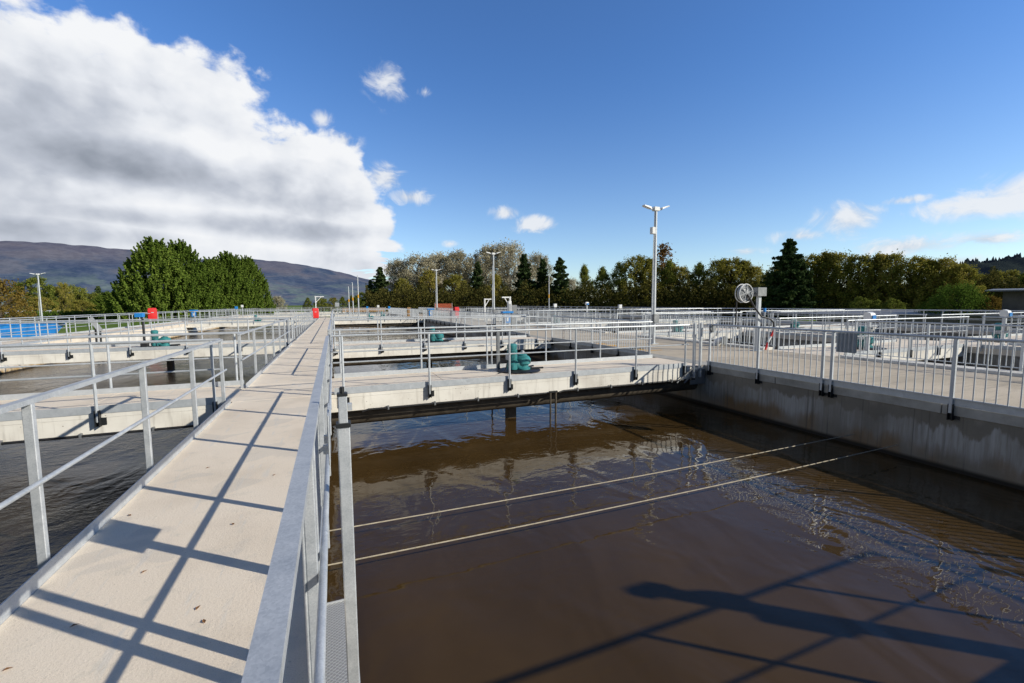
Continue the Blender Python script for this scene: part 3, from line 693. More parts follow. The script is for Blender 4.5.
# small fallen leaves
lf = MB().quad((-.018, 0, .004), (-.006, -.008, .010), (.02, 0, .006), (-.004, .009, .009)).mesh('fallen_leaf', 'dry_leaf')
for x, y, r_ in ((-1.36, 2.95, .3), (-.78, 2.86, 1.2), (-.72, 2.72, 2.), (-1.2, 3.4, .8), (-1.5, 2.7, .2), (-1.62, 4.4, 2.4), (-.62, 4.9, 1.), (-1.3, 5.4, .4), (-1.5, 2.45, 1.), (-1.4, 8.2, .2), (-.8, 3.9, 2.2)):
    o = place('fallen_leaf', lf, None, (x, y, 0), r_); o.scale = (1.1, 1.1, 1.1)
    tag(o, 'tiny dry brown leaf lying on the cream concrete of the walkway', 'leaf', 'dry leaves scattered on the walkway')

# ------------------------------------------------------------------ mixers, lifebuoy cases, lamps, control posts
def mixer(loc, label, rz=0., s=1.):
    t = thing('mixer_drive', label, 'mixer', loc, 'teal mixer drives on the footbridges', rz)
    W0 = dict(world=False)
    MB().lathe((0, 0, 0), [(.56, 0), (.56, .025), (.54, .03)], 24).build('base_plate', 'rubber', t, True, **W0)
    gb = MB().lathe((.12, 0, 0), [(.20, .03), (.20, .07), (.15, .09), (.15, .14), (.21, .18), (.215, .30), (.17, .36), (.12, .38), (.12, .41), (.06, .43)], 18)
    gb.lathe((-.02, 0, .17), [(.12, -.12), (.13, -.1), (.13, .12), (.12, .14)], 14, 'x'); gb.build('gearbox', 'teal_paint', t, True, **W0)
    mo = MB().lathe((-.20, 0, 0), [(.13, .05), (.14, .08), (.14, .20), (.115, .22)]+sum([[(.115, .24+i*.035), (.135, .245+i*.035), (.135, .262+i*.035), (.115, .267+i*.035)] for i in range(9)], [])+[(.125, .58), (.13, .66), (.10, .70), (.05, .71)], 16)
    mo.build('motor', 'teal_paint', t, True, **W0)
    MB().box(-.36, -.30, -.07, .07, .30, .44, .01).build('terminal_box', 'grey_paint', t, **W0)
    MB().lathe((.12, 0, .43), [(.05, 0), (.05, .06), (.03, .08)], 10).build('cap', 'grey_paint', t, True, **W0)
    MB().tube([(-.33, 0, .3), (-.42, -.05, .12), (-.5, -.1, .03), (-.75, -.2, .02)], .012, 6).build('cable', 'rubber', t, True, **W0)
    MB().bar((.25, .1, .05), (.62, .22, .05), .05, .04).bar((.25, -.1, .05), (.62, -.22, .05), .05, .04).build('foot_bar', 'black_steel', t, **W0)
    t.scale = (s, s, s); return t
mixer((4.35, 10.3, 0), 'teal mixer drive on a black plate on the nearest right footbridge', .2)
mixer((4.3, 19.8, 0), 'teal mixer drive on the second right footbridge, standing alone above the far railing line', .1)
mixer((-6.75, 22.5, 0), 'teal mixer drive on the second left footbridge beside a black stand', .3)
mixer((3.8, 51.2, 0), 'tiny distant teal mixer drive on the footbridge that closes the right basin')
mixer((-7.2, 51.2, 0), 'tiny distant teal mixer drive on the footbridge that closes the left basin')
mixer((6.3, 63.2, 0), 'tiny teal mixer drive on the far footbridge right of the walkway end')
mixer((18.0, 10.0, 0), 'teal mixer drive on the nearest bright footbridge beyond the road', .2, 1.15)
mixer((18.4, 19.9, 0), 'teal mixer drive on the second bright footbridge beyond the road')
mixer((26.0, 9.4, 0), 'teal mixer drive near the right edge of the picture in the outermost tanks', .2, 1.1)
mixer((17.5, 33.1, 0), 'teal mixer drive on the third footbridge beyond the road')
mixer((28., 19.7, 0), 'teal mixer drive on the second footbridge of the outermost tanks')
t = thing('pipe_stand', 'black pipe stand with a blue head beside the left teal mixer', 'pipe stand', (-7.25, 22.3, 0))
MB().tube([(-7.25, 22.3, 0), (-7.25, 22.3, 1.15), (-7.30, 22.3, 1.3)], .045, 10).build('pole', 'black_steel', t, True)
MB().box(-7.37, -7.13, 22.2, 22.4, 0, .25, .01).build('base', 'black_steel', t)
MB().box(-7.50, -7.2, 22.2, 22.42, 1.25, 1.42, .02).build('head', 'blue_plastic', t)
t = thing('pipe_stand', 'plain grey column just left of the teal mixer on the nearest right footbridge', 'pipe stand', (3.95, 10.75, 0))
MB().box(3.91, 3.99, 10.70, 10.78, 0, 1.02, .006).build('column', 'dull_steel', t); MB().box(3.87, 4.03, 10.66, 10.82, 0, .02).build('foot_plate', 'galvanised', t)
MB().box(3.88, 4.02, 10.69, 10.79, 1.021, 1.06, .006).build('cap', 'black_steel', t)
t = thing('key_rod', 'thin T-handled rod rising from the water behind the nearest right footbridge', 'rod', (3.95, 11.3, -1.1))
MB().tube([(3.95, 11.25, -1.3), (3.95, 11.25, 1.15)], .022, 8).build('rod', 'galvanised', t, True); MB().tube([(3.82, 11.25, 1.15), (4.08, 11.25, 1.15)], .018, 8).build('handle', 'black_steel', t, True)
def lifebuoy(loc, out, label):
    t = thing('lifebuoy_case', label, 'lifebuoy', loc, 'red lifebuoy cases on the railings')
    th = math.atan2(out[0], -out[1]); t.rotation_euler = (0, 0, th); t.scale = (.85, .9, 1.2)
    m = MB(); n = 20; b = len(m.v)
    for (sc, y) in ((.9, -.02), (1, -.05), (1, -.15), (.92, -.20), (.6, -.22)):
        for k in range(n):
            a = 2*math.pi*k/n; ca, sa = math.cos(a), math.sin(a)
            ex = 2/6.5; x = .34*sc*abs(ca)**ex*(1 if ca >= 0 else -1); z = .40*sc*abs(sa)**ex*(1 if sa >= 0 else -1)
            m.v.append((x, y, z+.85))
    for i in range(4):
        for k in range(n):
            l = (k+1) % n; m.f.append((b+i*n+k, b+i*n+l, b+(i+1)*n+l, b+(i+1)*n+k))
    m.f.append(tuple(b+4*n+k for k in range(n))); m.f.append(tuple(b+k for k in range(n-1, -1, -1)))
    m.build('case', 'red_plastic', t, True, world=False)
    MB().box(-.2, .2, -.02, .03, 1.0, 1.05).box(-.2, .2, -.02, .03, .6, .65).build('bracket', 'galvanised', t, world=False)
    MB().box(-.09, .09, -.228, -.220, .93, .98).build('handle', 'grey_paint', t, world=False)
    return t
lifebuoy((XL+.12, 41.5, .05), (.35, -.93), 'red lifebuoy case on the left basin railing in front of the cypress trees')
lifebuoy((-1.62, 45.0, -.1), (.25, -.97), 'red lifebuoy case on the railing beside the far end of the long walkway')
lifebuoy((9.75, 37.0, -.05), (.1, -1), 'red lifebuoy case on the road side near the red mesh fence')
def lamp(x, y, label, h=5.55, rz=0., z0=0., box=True):
    t = thing('lamp_post', label, 'lamp post', (x, y, z0), 'double-headed grey lamp posts', rz); k = dict(world=False)
    MB().tube([(0, 0, 0), (0, 0, 1.2), (0, 0, h)], [.085, .085, .06], 12).build('pole', 'galvanised_pale', t, True, **k)
    MB().box(-.16, .16, -.16, .16, 0, .03).box(-.02, .02, -.02, .02, 0, .02).build('base_plate', 'galvanised', t, **k)
    MB().tube([(-.13, -.05, .4), (-.13, -.05, h*.56)], .025, 8).tube([(-.12, -.03, h*.56), (-.10, -.03, h-.9)], .015, 6).build('conduit', 'galvanised_pale', t, True, **k)
    MB().box(-.14, .14, -.09, .09, h-.02, h+.14, .02).build('bracket', 'white_paint', t, **k)
    for sx, dz in ((-1, .05), (1, .10)):
        a = MB().tube([(sx*.1, 0, h+.03), (sx*.30, 0, h+.03+dz*.4)], .03, 8); arm = a.build('arm', 'galvanised_pale', t, True, **k)
        hd = MB(); x0, x1 = sx*.28, sx*.62
        z0_, z1_ = h+.03+dz*.3, h+.07+dz*1.2
        hd.hexa([(x0, -.09, z0_), (x1, -.10, z1_), (x1, .10, z1_), (x0, .09, z0_), (x0, -.07, z0_+.08), (x1, -.07, z1_+.05), (x1, .07, z1_+.05), (x0, .07, z0_+.08)])
        hd.build('lamp_head', 'white_paint', arm, **k)
    if box: MB().box(-.24, -.06, -.10, .06, h-.95, h-.68, .015).build('junction_box', 'white_paint', t, **k)
    MB().box(-.10, .16, -.16, -.06, .9, 1.25, .01).build('switch_box', 'dull_steel', t, **k)
    return t
lamp(12.3, 14.7, 'tall double-headed lamp post on the road, rising highest against the sky', 5.45)
lamp(12.35, 34.5, 'second lamp post along the road, standing before the pale poplars', 5.75, box=False)
lamp(12.2, 55.5, 'third and smallest lamp post along the road, near the red mesh fence', 5.9, box=False)
x, y = at(42, 72, 318); lamp(x, y, 'thin lamp post on the lawn at the far left below the mountain', 5.2+1.5, z0=GZ, box=False)
t = thing('winch_column', 'stout winch column with a long head on the footbridge beside the viewer', 'column', (7.35, -.45, 0))
MB().box(7.28, 7.42, -.50, -.36, 0, 1.78, .01).build('column', 'galvanised_pale', t)
MB().box(7.18, 7.50, -.50, -.36, 1.78, 1.90, .03).build('head', 'grey_paint', t); MB().box(7.26, 7.44, -.60, -.505, 1.05, 1.40, .01).build('control_box', 'grey_paint', t)
MB().lathe((7.35, -.36, 1.5), [(.06, 0), (.14, .01), (.14, .04), (.06, .05)], 16, 'y').build('drum', 'dull_steel', t, True)
def mast(px, dist, top, lb, r=.09):
    x, y = at(px, dist); z = zat(px, top, dist)
    t = thing('mast', lb, 'mast', (x, y, GZ), 'plain thin masts in the distance')
    MB().tube([(x, y, GZ), (x, y, z*.5), (x, y, z)], [r, r, r*.7], 8).build('pole', 'galvanised_pale', t, True)
    MB().tube([(x, y, z), (x, y, z+.12)], [r*.9, .02], 8).build('cap', 'galvanised', t, True)
    MB().tube([(x-.02, y, z*.45), (x-.02, y, z*.45+.5)], r*1.25, 8).build('band', 'yellow_paint', t, True)
mast(349, 82, 287, 'shortest of the three plain masts in front of the mountain, on the left')
mast(353, 76, 283, 'middle one of the three plain masts in front of the mountain')
mast(358.5, 70, 276, 'tallest of the three plain masts in front of the mountain, on the right')
mast(549, 60, 276, 'single thin plain mast in front of the dark pines', .07)
def davit(x, y, lb, h=2.7, s=1, z0=0):
    t = thing('davit', lb, 'davit', (x, y, z0), 'small davits')
    MB().box(x-.06, x+.06, y-.06, y+.06, z0, h, .01).build('post', 'white_paint', t)
    MB().bar((x-.1*s, y, h-.06), (x+.95*s, y, h-.06), .09, .10).build('arm', 'white_paint', t)
    MB().bar((x+.03*s, y, h-.75), (x+.62*s, y, h-.12), .06, .06).build('brace', 'white_paint', t)
    MB().tube([(x+.9*s, y, h-.1), (x+.9*s, y, h-.45)], .015, 6).build('cable', 'rubber', t)
davit(-2.0, 58.5, 'white inverted L davit near the far end of the long walkway', 2.75)
davit(12.6, 31.5, 'white inverted L davit on the road between two lamp posts', 2.25, -.7)
davit(13.4, 40.0, 'smaller grey davit on the road left of the other davit', 2.2, .7)
# hose reel post on the road
hx, hy = 13.8, 11.05
t = thing('hose_reel_post', 'grey post on the road carrying a large hose reel and a small box', 'hose reel', (hx, hy, 0))
MB().box(hx-.07, hx+.07, hy-.05, hy+.05, 0, 2.05, .008).build('post', 'galvanised_pale', t)
MB().box(hx-.16, hx+.16, hy-.16, hy+.16, 0, .025).build('foot_plate', 'galvanised', t)
MB().box(hx-.22, hx+.22, hy-.13, hy+.13, 1.92, 2.22, .015).build('gear_box', 'dull_steel', t)
rx_ = hx-.72
ring = lambda rad, yy, tr: MB().tube([(rx_+rad*math.cos(a*math.pi/14), yy, 2.02+rad*math.sin(a*math.pi/14)) for a in range(29)], tr, 6, False)
rr = MB().lathe((rx_, hy, 2.02), [(.10, -.07), (.16, -.06), (.16, .06), (.10, .07)], 20, 'y').build('reel', 'dull_steel', t, True)
for yy in (-.085, .085): ring(.31, hy+yy, .016).build('rim', 'white_paint', rr, True)
for k in range(6):
    a = k*math.pi/3+.3; MB().bar((rx_, hy-.08, 2.02), (rx_+.31*math.cos(a), hy-.08, 2.02+.31*math.sin(a)), .02, .02).build('spoke', 'grey_paint', rr)
hc = MB()
for q, (rad, yy) in enumerate(((.19, -.04), (.19, 0), (.19, .04), (.225, -.02), (.225, .02), (.26, -.04), (.26, 0), (.26, .04))):
    hc.tube([(rx_+rad*math.cos(a*math.pi/12), hy+yy, 2.02+rad*math.sin(a*math.pi/12)) for a in range(25)], .021, 6, False)
hc.build('hose_coil', 'grey_paint', t, True)
MB().bar((hx-.72, hy, 2.02), (hx-.1, hy, 2.02), .05, .08).build('arm', 'dull_steel', t)
MB().tube([(hx-.68, hy-.1, 1.98), (hx-.35, hy-.12, 1.55), (hx-.02, hy-.14, 1.22), (hx+.35, hy-.2, 1.12), (hx+.52, hy-.2, 1.0), (hx+.56, hy-.2, .75), (hx+.42, hy-.2, .4)], .028, 8).build('hose', 'rubber', t, True)
MB().tube([(hx-1.05, hy, 1.75), (hx-1.05, hy, 1.0)], .02, 6).build('hose_end', 'rubber', t)
t = thing('nozzle', 'red and white hose nozzle hanging at the bar railing behind the hose reel post', 'nozzle', (hx+.35, hy-.2, 0))
p_ = [(hx+.55, hy-.2, .72), (hx+.42, hy-.2, .50), (hx+.28, hy-.2, .30), (hx+.18, hy-.2, .05)]
for i, mm in enumerate(('red_plastic', 'white_paint', 'red_plastic')): MB().tube([p_[i], p_[i+1]], .035, 8).build('section', mm, t, True)
def control(x, y, lb, h=1.55, hood='white_paint'):
    t = thing('control_post', lb, 'control post', (x, y, 0), 'control posts with weather hoods'); t.scale = (.75, .75, 1)
    MB().box(x-.07, x+.07, y-.06, y+.06, 0, h, .008).build('post', 'galvanised_pale', t)
    MB().box(x-.17, x+.17, y-.17, y+.17, 0, .02).build('foot_plate', 'galvanised', t)
    MB().box(x-.10, x+.10, y-.14, y-.06, .5, .85, .01).build('switch_box', 'dull_steel', t)
    m = MB(); b = 0; z = h
    prof = [(-.17, 0), (-.18, .12), (-.13, .22), (.02, .26), (.14, .22), (.16, .06), (.10, 0)]
    for sx in (-.17, .17):
        for a, c in prof: m.v.append((x+sx, y+a, z+c))
    n = len(prof)
    for i in range(n): m.f.append((i, (i+1) % n, n+(i+1) % n, n+i))
    m.f.append(tuple(range(n-1, -1, -1))); m.f.append(tuple(range(n, 2*n))); m.build('hood', hood, t)
    MB().box(x-.13, x+.13, y-.215, y-.19, z+.01, z+.15, .005).build('display', 'blue_plastic', t)
control(17.0, 9.35, 'post with a white weather hood on the nearest bright footbridge, right of centre', 1.10)
control(23.4, 8.35, 'post with a white weather hood close to the right edge of the picture', 1.12)
control(20.4, 33.0, 'small distant post with a white weather hood in the right hand tanks')
# blue-topped control stand near second footbridge + white cabinets
def stand(x, y, lb, top='blue_plastic'):
    t = thing('control_stand', lb, 'control stand', (x, y, 0), 'blue-topped control stands')
    for dx in (-.28, .28): MB().box(x+dx-.03, x+dx+.03, y-.03, y+.03, 0, 1.15).build('leg', 'black_steel', t)
    MB().box(x-.36, x+.36, y-.18, y+.18, 1.12, 1.24, .02).build('hood', top, t)
    MB().box(x-.2, x+.2, y-.08, y+.08, .5, 1.02, .01).build('cabinet', 'blue_plastic', t)
    MB().box(x-.07, x+.07, y-.10, y-.08, .62, .9, .004).build('label_plate', 'white_paint', t)
stand(10.0, 25.5, 'blue-topped control stand on the road corner of the second right footbridge')
stand(9.4, 46., 'distant blue-topped control stand beside the basin wall')
stand(-13.8, 56, 'distant blue-topped stand on the left edge walkway under the cypresses')
t = thing('cabinet', 'tall white switch cabinet with a dark side on the road behind the blue-topped stand', 'cabinet', (12.5, 30.5, 0))
MB().box(12.0, 12.25, 30.3, 30.6, 0, 1.9, .02).build('body', 'white_paint', t); MB().box(12.26, 12.7, 30.32, 30.58, 0, 1.6, .02).build('side_unit', 'dull_steel', t)
MB().box(12.04, 12.21, 30.285, 30.298, .2, 1.7).build('door', 'grey_paint', t)
# corrugated cover on the near bar railing
t = thing('meter_cover', 'corrugated grey metal cover hung on the bar railing of the shaded wall', 'cover', (XR-.1, 5.5, .7))
m = MB(); n = 24; pr = [(5.67-.36*i/n, XR-.115+.016*math.cos(i*math.pi/2.4)) for i in range(n+1)]
for (y0, x0), (y1, x1) in zip(pr, pr[1:]): m.quad((x0, y0, .72), (x1, y1, .72), (x1, y1, 1.10), (x0, y0, 1.10))
m.build('corrugated_sheet', 'grey_paint', t)
MB().box(XR-.085, XR-.06, 5.31, 5.67, .73, 1.09, .01).build('back_box', 'dull_steel', t)
# white pipe elbow at the road edge
t = thing('pipe_elbow', 'white round pipe end beside the far road edge behind the corner posts', 'pipe', (14.2, 12.95, 0))
MB().tube([(14.2, 13.2, .0), (14.2, 13.1, .18), (14.2, 12.95, .22), (14.2, 12.8, .22)], .13, 14).build('pipe', 'white_paint', t, True)
MB().lathe((14.2, 12.79, .22), [(.17, 0), (.17, .03)], 14, 'y').build('flange', 'dull_steel', t)
# red mesh fence, tan panels in the far middle
x, y = at(440, 78); 
t = thing('mesh_fence', 'red orange safety mesh fence panel behind the second lamp post', 'fence', (x, y, 0)); d = Vector((math.cos(YAW), -math.sin(YAW), 0)); a = Vector((x, y, 0))-d*.9; b = Vector((x, y, 0))+d*2.1
m = MB()
for i in range(22):
    q = a.lerp(b, i/21); m.bar((q.x, q.y, .2), (q.x, q.y, 1.75), .11, .02)
for i in range(7): m.bar((a.x, a.y, .3+i*.22), (b.x, b.y, .3+i*.22), .02, .12)
m.build('mesh', 'orange_mesh', t); MB().tube([(a.x, a.y, 0), (a.x, a.y, 1.9)], .04, 6).build('post', 'galvanised', t); MB().tube([(b.x, b.y, 0), (b.x, b.y, 1.9)], .04, 6).build('post', 'galvanised', t)
for px0, px1, dd, z0, z1, lb in ((342, 385, 88, .35, 1.0, 'long low tan timber panel behind the far railings'), (407, 411, 60, .05, 1.3, 'small upright tan timber panel by the far footbridge')):
    xa, ya = at(px0, dd); xb, yb = at(px1, dd)
    m = MB(); k = 3
    for i in range(k): m.bar((xa, ya, z0+(z1-z0)*(i+.5)/k), (xb, yb, z0+(z1-z0)*(i+.5)/k), .05, (z1-z0)/k-.02)
    t = thing('timber_panel', lb, 'panel', (xa, ya, 0)); m.build('board', 'tan_panel', t); MB().tube([(xa, ya, 0), (xa, ya, z1)], .05, 6).tube([(xb, yb, 0), (xb, yb, z1)], .05, 6).build('stake', 'bark', t)
# assorted small pumps and white boxes in the distance
for px, dd, z, w, mm, lb in ((367, 70, 1.15, .3, 'blue_plastic', 'small blue sensor box on a pole behind the left part of the far railings'), (378, 58, 1.35, .28, 'white_paint', 'small white box on a pole near the middle of the far railings'),
                             (337, 60, 1.5, .5, 'grey_paint', 'grey control box at the end of the long walkway'), (389, 54, 1.25, .25, 'blue_plastic', 'small blue sensor box on a pole right of the far footbridge'),
                             (236, 62, 1.3, .3, 'blue_plastic', 'small blue sensor box on a pole in front of the right cypress'), (242, 60, 1.5, .25, 'white_paint', 'small white box on a pole beside the right cypress'),
                             (765, 24, 1.3, .14, 'blue_plastic', 'blue box on a pole right of the hose reel post'), (555, 40, 1.4, .3, 'white_paint', 'small white box on a pole below the single thin mast'),
                             (620, 38, 1.3, .3, 'white_paint', 'small white box on a pole left of the tall lamp post')):
    x, y = at(px, dd); t = thing('sensor_post', lb, 'sensor post', (x, y, 0), 'small boxes on poles')
    MB().tube([(x, y, 0), (x, y, z)], .035, 6).build('pole', 'galvanised_pale', t, True); MB().box(x-w/2, x+w/2, y-w/3, y+w/3, z-.05, z+w*.9, .02).build('box', mm, t)
# left lawn things: blue sheet, sign panel, low white sheds
t = thing('boat_cover', 'bright blue boat-shaped sheet stretched on the lawn at the far left', 'cover', (-22, 40, GZ))
xa, ya = at(-15, 44); xb, yb = at(63, 47)
m = MB(); A = Vector((xa, ya, 0)); B = Vector((xb, yb, 0)); u = (B-A).normalized(); nrm = Vector((-u.y, u.x, 0))
for s0, s1, o0, o1, zl0, zh0, zl1, zh1 in ((0, .74, .8, .8, -.4, .50, -.4, .50), (.74, 1.0, .8, .05, -.4, .50, .38, .52)):
    a = A.lerp(B, s0); b = A.lerp(B, s1)
    m.hexa([a-nrm*o0*.6+Vector((0, 0, zl0)), b-nrm*o1*.6+Vector((0, 0, zl1)), b+nrm*o1*.6+Vector((0, 0, zl1)), a+nrm*o0*.6+Vector((0, 0, zl0)),
            a-nrm*o0+Vector((0, 0, zh0)), b-nrm*o1+Vector((0, 0, zh1)), b+nrm*o1+Vector((0, 0, zh1)), a+nrm*o0+Vector((0, 0, zh0))])
m.build('hull', 'blue_sheet', t)
m = MB(); q0 = A+nrm*0; m.bar((A.x, A.y, .525), (A.lerp(B, .97).x, A.lerp(B, .97).y, .545), 1.7, .05); m.build('top_edge', 'blue_sheet', t)
x, y = at(96, 34, 320)
t = thing('sign_board', 'tilted pale information board on the lawn side of the left walkway', 'sign', (x, y, GZ))
MB().bar((x-.25, y, 1.05), (x+.15, y+.05, .3), .24, .03, (0, 1, 0)).build('board', 'grey_paint', t)
MB().tube([(x-.1, y+.1, GZ), (x-.1, y+.1, .8)], .05, 8).build('leg', 'black_steel', t, True); MB().tube([(x+.1, y+.1, GZ), (x+.1, y+.1, .45)], .05, 8).build('leg', 'black_steel', t, True)
def shed(px0, px1, dd, zt, lb, wall='shed_wall', roof='shed_roof', dep=6, over=.4, z0=GZ):
    xa, ya = at(px0, dd); xb, yb = at(px1, dd); A = Vector((xa, ya, 0)); B = Vector((xb, yb, 0)); u = (B-A).normalized(); n = Vector((-u.y, u.x, 0))
    if n.dot(Vector((sy_, cy_, 0))) < 0: n = -n
    t = thing('shed', lb, 'shed', (xa, ya, z0))
    V = lambda p, z: (p.x, p.y, z)
    MB().hexa([V(A, z0), V(B, z0), V(B+n*dep, z0), V(A+n*dep, z0), V(A, zt), V(B, zt), V(B+n*dep, zt+.3), V(A+n*dep, zt+.3)]).build('wall', wall, t)
    a = A-u*over-n*over; b = B+u*over-n*over; c = B+u*over+n*(dep+over); d = A-u*over+n*(dep+over)
    MB().hexa([V(a, zt+.01), V(b, zt+.01), V(c, zt+.34), V(d, zt+.34), V(a, zt+.14), V(b, zt+.14), V(c, zt+.46), V(d, zt+.46)]).build('roof', roof, t)
    L = (B-A).length; k = min(28, max(2, int(L/2.2)))
    for i in range(1, k):
        q = A+u*(L*i/k)-n*.03; MB().bar(V(q, z0), V(q, zt), .06, .05).build('batten', 'dull_steel', t)
    return t
shed(8, 57, 105, .55, 'long low white-roofed shed on the lawn behind the blue sheet', 'white_paint', 'white_paint', 4)
shed(98, 124, 150, .9, 'small low white shed beside the left cypress', 'white_paint', 'white_paint', 5)
shed(818, 1090, 62, .22, 'very long low dark building with a grey roof behind the right hand railings', dep=8)
shed(1002, 1100, 66, 2.6, 'dark screened shed with a grey roof at the right edge', 'shed_wall', 'shed_roof', 8, 1.2)

# ------------------------------------------------------------------ vegetation
def leafquad(V, F, c, size, rnd, flat=0.):
    a = rnd.random()*6.283; z = rnd.uniform(-1, 1)*(1-flat); r = math.sqrt(max(0, 1-z*z)); nx, ny, nz = r*math.cos(a), r*math.sin(a), z
    # two tangents
    tx, ty, tz = (-ny, nx, 0.) if abs(nz) < .98 else (1., 0., 0.)
    l = math.sqrt(tx*tx+ty*ty+tz*tz) or 1; tx /= l; ty /= l; tz /= l
    bx, by, bz = ny*tz-nz*ty, nz*tx-nx*tz, nx*ty-ny*tx
    ra = rnd.random()*6.283; ca, sa = math.cos(ra), math.sin(ra)
    ux, uy, uz = tx*ca+bx*sa, ty*ca+by*sa, tz*ca+bz*sa; vx, vy, vz = -tx*sa+bx*ca, -ty*sa+by*ca, -tz*sa+bz*ca
    s = size*rnd.uniform(.6, 1.3); w = s*.62; n = len(V); x, y, z = c
    V.append((x-ux*s*.5, y-uy*s*.5, z-uz*s*.5)); V.append((x+vx*w*.5, y+vy*w*.5, z+vz*w*.5)); V.append((x+ux*s*.5, y+uy*s*.5, z+uz*s*.5)); V.append((x-vx*w*.5, y-vy*w*.5, z-vz*w*.5))
    F.append((n, n+1, n+2, n+3))
def broad_tree(seed, leaf, bark, H=10., R0=2.6, z0=1.2, clumps=80, per=80, lsz=.30, cl=.62, gappy=.25, top=1., zst=1.25, wide=False):
    rnd = random.Random(seed); V = []; F = []; tr = MB()
    lean = rnd.uniform(-.3, .3); base = [(0, 0, -.3), (lean*.3, .1, H*.25), (lean*.7, 0, H*.55), (lean, .1, H*.85)]
    tr.tube(base, [H*.020, H*.016, H*.011, H*.004], 7)
    for i in range(clumps):
        u = rnd.random(); z = z0+(H-z0)*u
        prof = (math.sin(math.pi*min(1, .16+.82*u**.8))**.75*(1 if u < .6 else 1-.35*(u-.6)/.4))
        if wide: prof = math.sin(math.pi*min(1, .10+.86*u**.85))**.6
        rad = R0*prof*(rnd.random()**.45); a = rnd.random()*6.283
        c = (lean*z/H+math.cos(a)*rad, math.sin(a)*rad, z)
        if rnd.random() < gappy*.6: continue
        if i % 2 == 0:
            zb = max(.6, z-rad*rnd.uniform(.7, 1.3)-.4); b = (lean*zb/H, 0, zb); mid = ((b[0]+c[0])/2, (b[1]+c[1])/2, (b[2]+c[2])/2+.05*rad)
            tr.tube([b, mid, c], [H*.006, H*.004, H*.0015], 4, False)
        sx = cl*rnd.uniform(.6, 1.25); k = int(per*rnd.uniform(.6, 1.3)*(1 if rnd.random() > gappy else .45))
        for _ in range(k):
            d = rnd.gauss(0, .5), rnd.gauss(0, .5), rnd.gauss(0, .5)
            leafquad(V, F, (c[0]+d[0]*sx, c[1]+d[1]*sx, c[2]+d[2]*sx*zst), lsz, rnd)
    m = MB(); m.v = V; m.f = F
    return m.mesh('crown', leaf), tr.mesh('trunk', bark)
def cone_tree(seed, leaf, H=10., R0=2.4, tiers=26, lsz=.32, drop=.25, dens=1., z0=.4, upturn=.15):
    rnd = random.Random(seed); V = []; F = []; tr = MB(); tr.tube([(0, 0, -.3), (0, 0, H*.5), (0, 0, H*.98)], [H*.02, H*.012, .02], 7)
    for i in range(tiers):
        u = (i+rnd.random()*.6)/tiers; z = z0+(H-z0)*u; L = R0*(1-u)**.75*rnd.uniform(.6, 1.15)+.12; zc = z
        k = max(4, int((9+6*(1-u))*dens))
        for j in range(k):
            a = rnd.random()*6.283; l = L*rnd.uniform(.5, 1.15); ca, sa = math.cos(a), math.sin(a); z = zc+rnd.uniform(-.5, .6)*(H-z0)/tiers*(.9 if tiers < 25 else .5)
            if l > .5: tr.tube([(0, 0, z), (ca*l*.8, sa*l*.8, z-drop*l*.6)], [.03, .012], 3, False)
            n = int((8+22*l)*dens)
            for _ in range(n):
                s = rnd.random()**.7; wid = .10+.26*l*(1-s)*1.0
                x = l*s; zz = z-drop*l*s+upturn*l*s*s+rnd.gauss(0, .07); o = rnd.gauss(0, wid*.6)
                leafquad(V, F, (ca*x-sa*o, sa*x+ca*o, zz), lsz, rnd, .25)
    m = MB(); m.v = V; m.f = F; return m.mesh('crown', leaf), tr.mesh('trunk', 'bark')
def cypress(seed, leaf='leaf_cypress', H=10., R0=4.0, n=760, per=90):
    """dense leylandii: upswept pointed sprays all over an egg-shaped body"""
    rnd = random.Random(seed); V = []; F = []; tr = MB(); tr.tube([(0, 0, -.3), (0, 0, H*.9)], [.22, .04], 7)
    for i in range(n):
        u = rnd.random()**1.25; z = .2+H*.93*u; rr = R0*(1-u**1.7)**.75*(.86+.3*rnd.random())*(.80+.2*min(1, u*6)); a = rnd.random()*6.283
        inner = rnd.random() < .22
        if inner: rr *= .6
        ca, sa = math.cos(a), math.sin(a); L = rnd.uniform(.8, 1.9)*(1-.15*u)
        # spray axis points up and out
        ax = Vector((ca*.45, sa*.45, 1.)).normalized(); b = Vector((ca*rr*.92, sa*rr*.92, z-.4))
        for _ in range(per):
            s = rnd.random()**.8; w = .30*(1-s)+.02; p = b+ax*(L*s)
            leafquad(V, F, (p.x+rnd.gauss(0, w*.55), p.y+rnd.gauss(0, w*.55), p.z+rnd.gauss(0, w*.4)), .23, rnd)
    m = MB(); m.v = V; m.f = F; return m.mesh('crown', leaf), tr.mesh('trunk', 'bark')
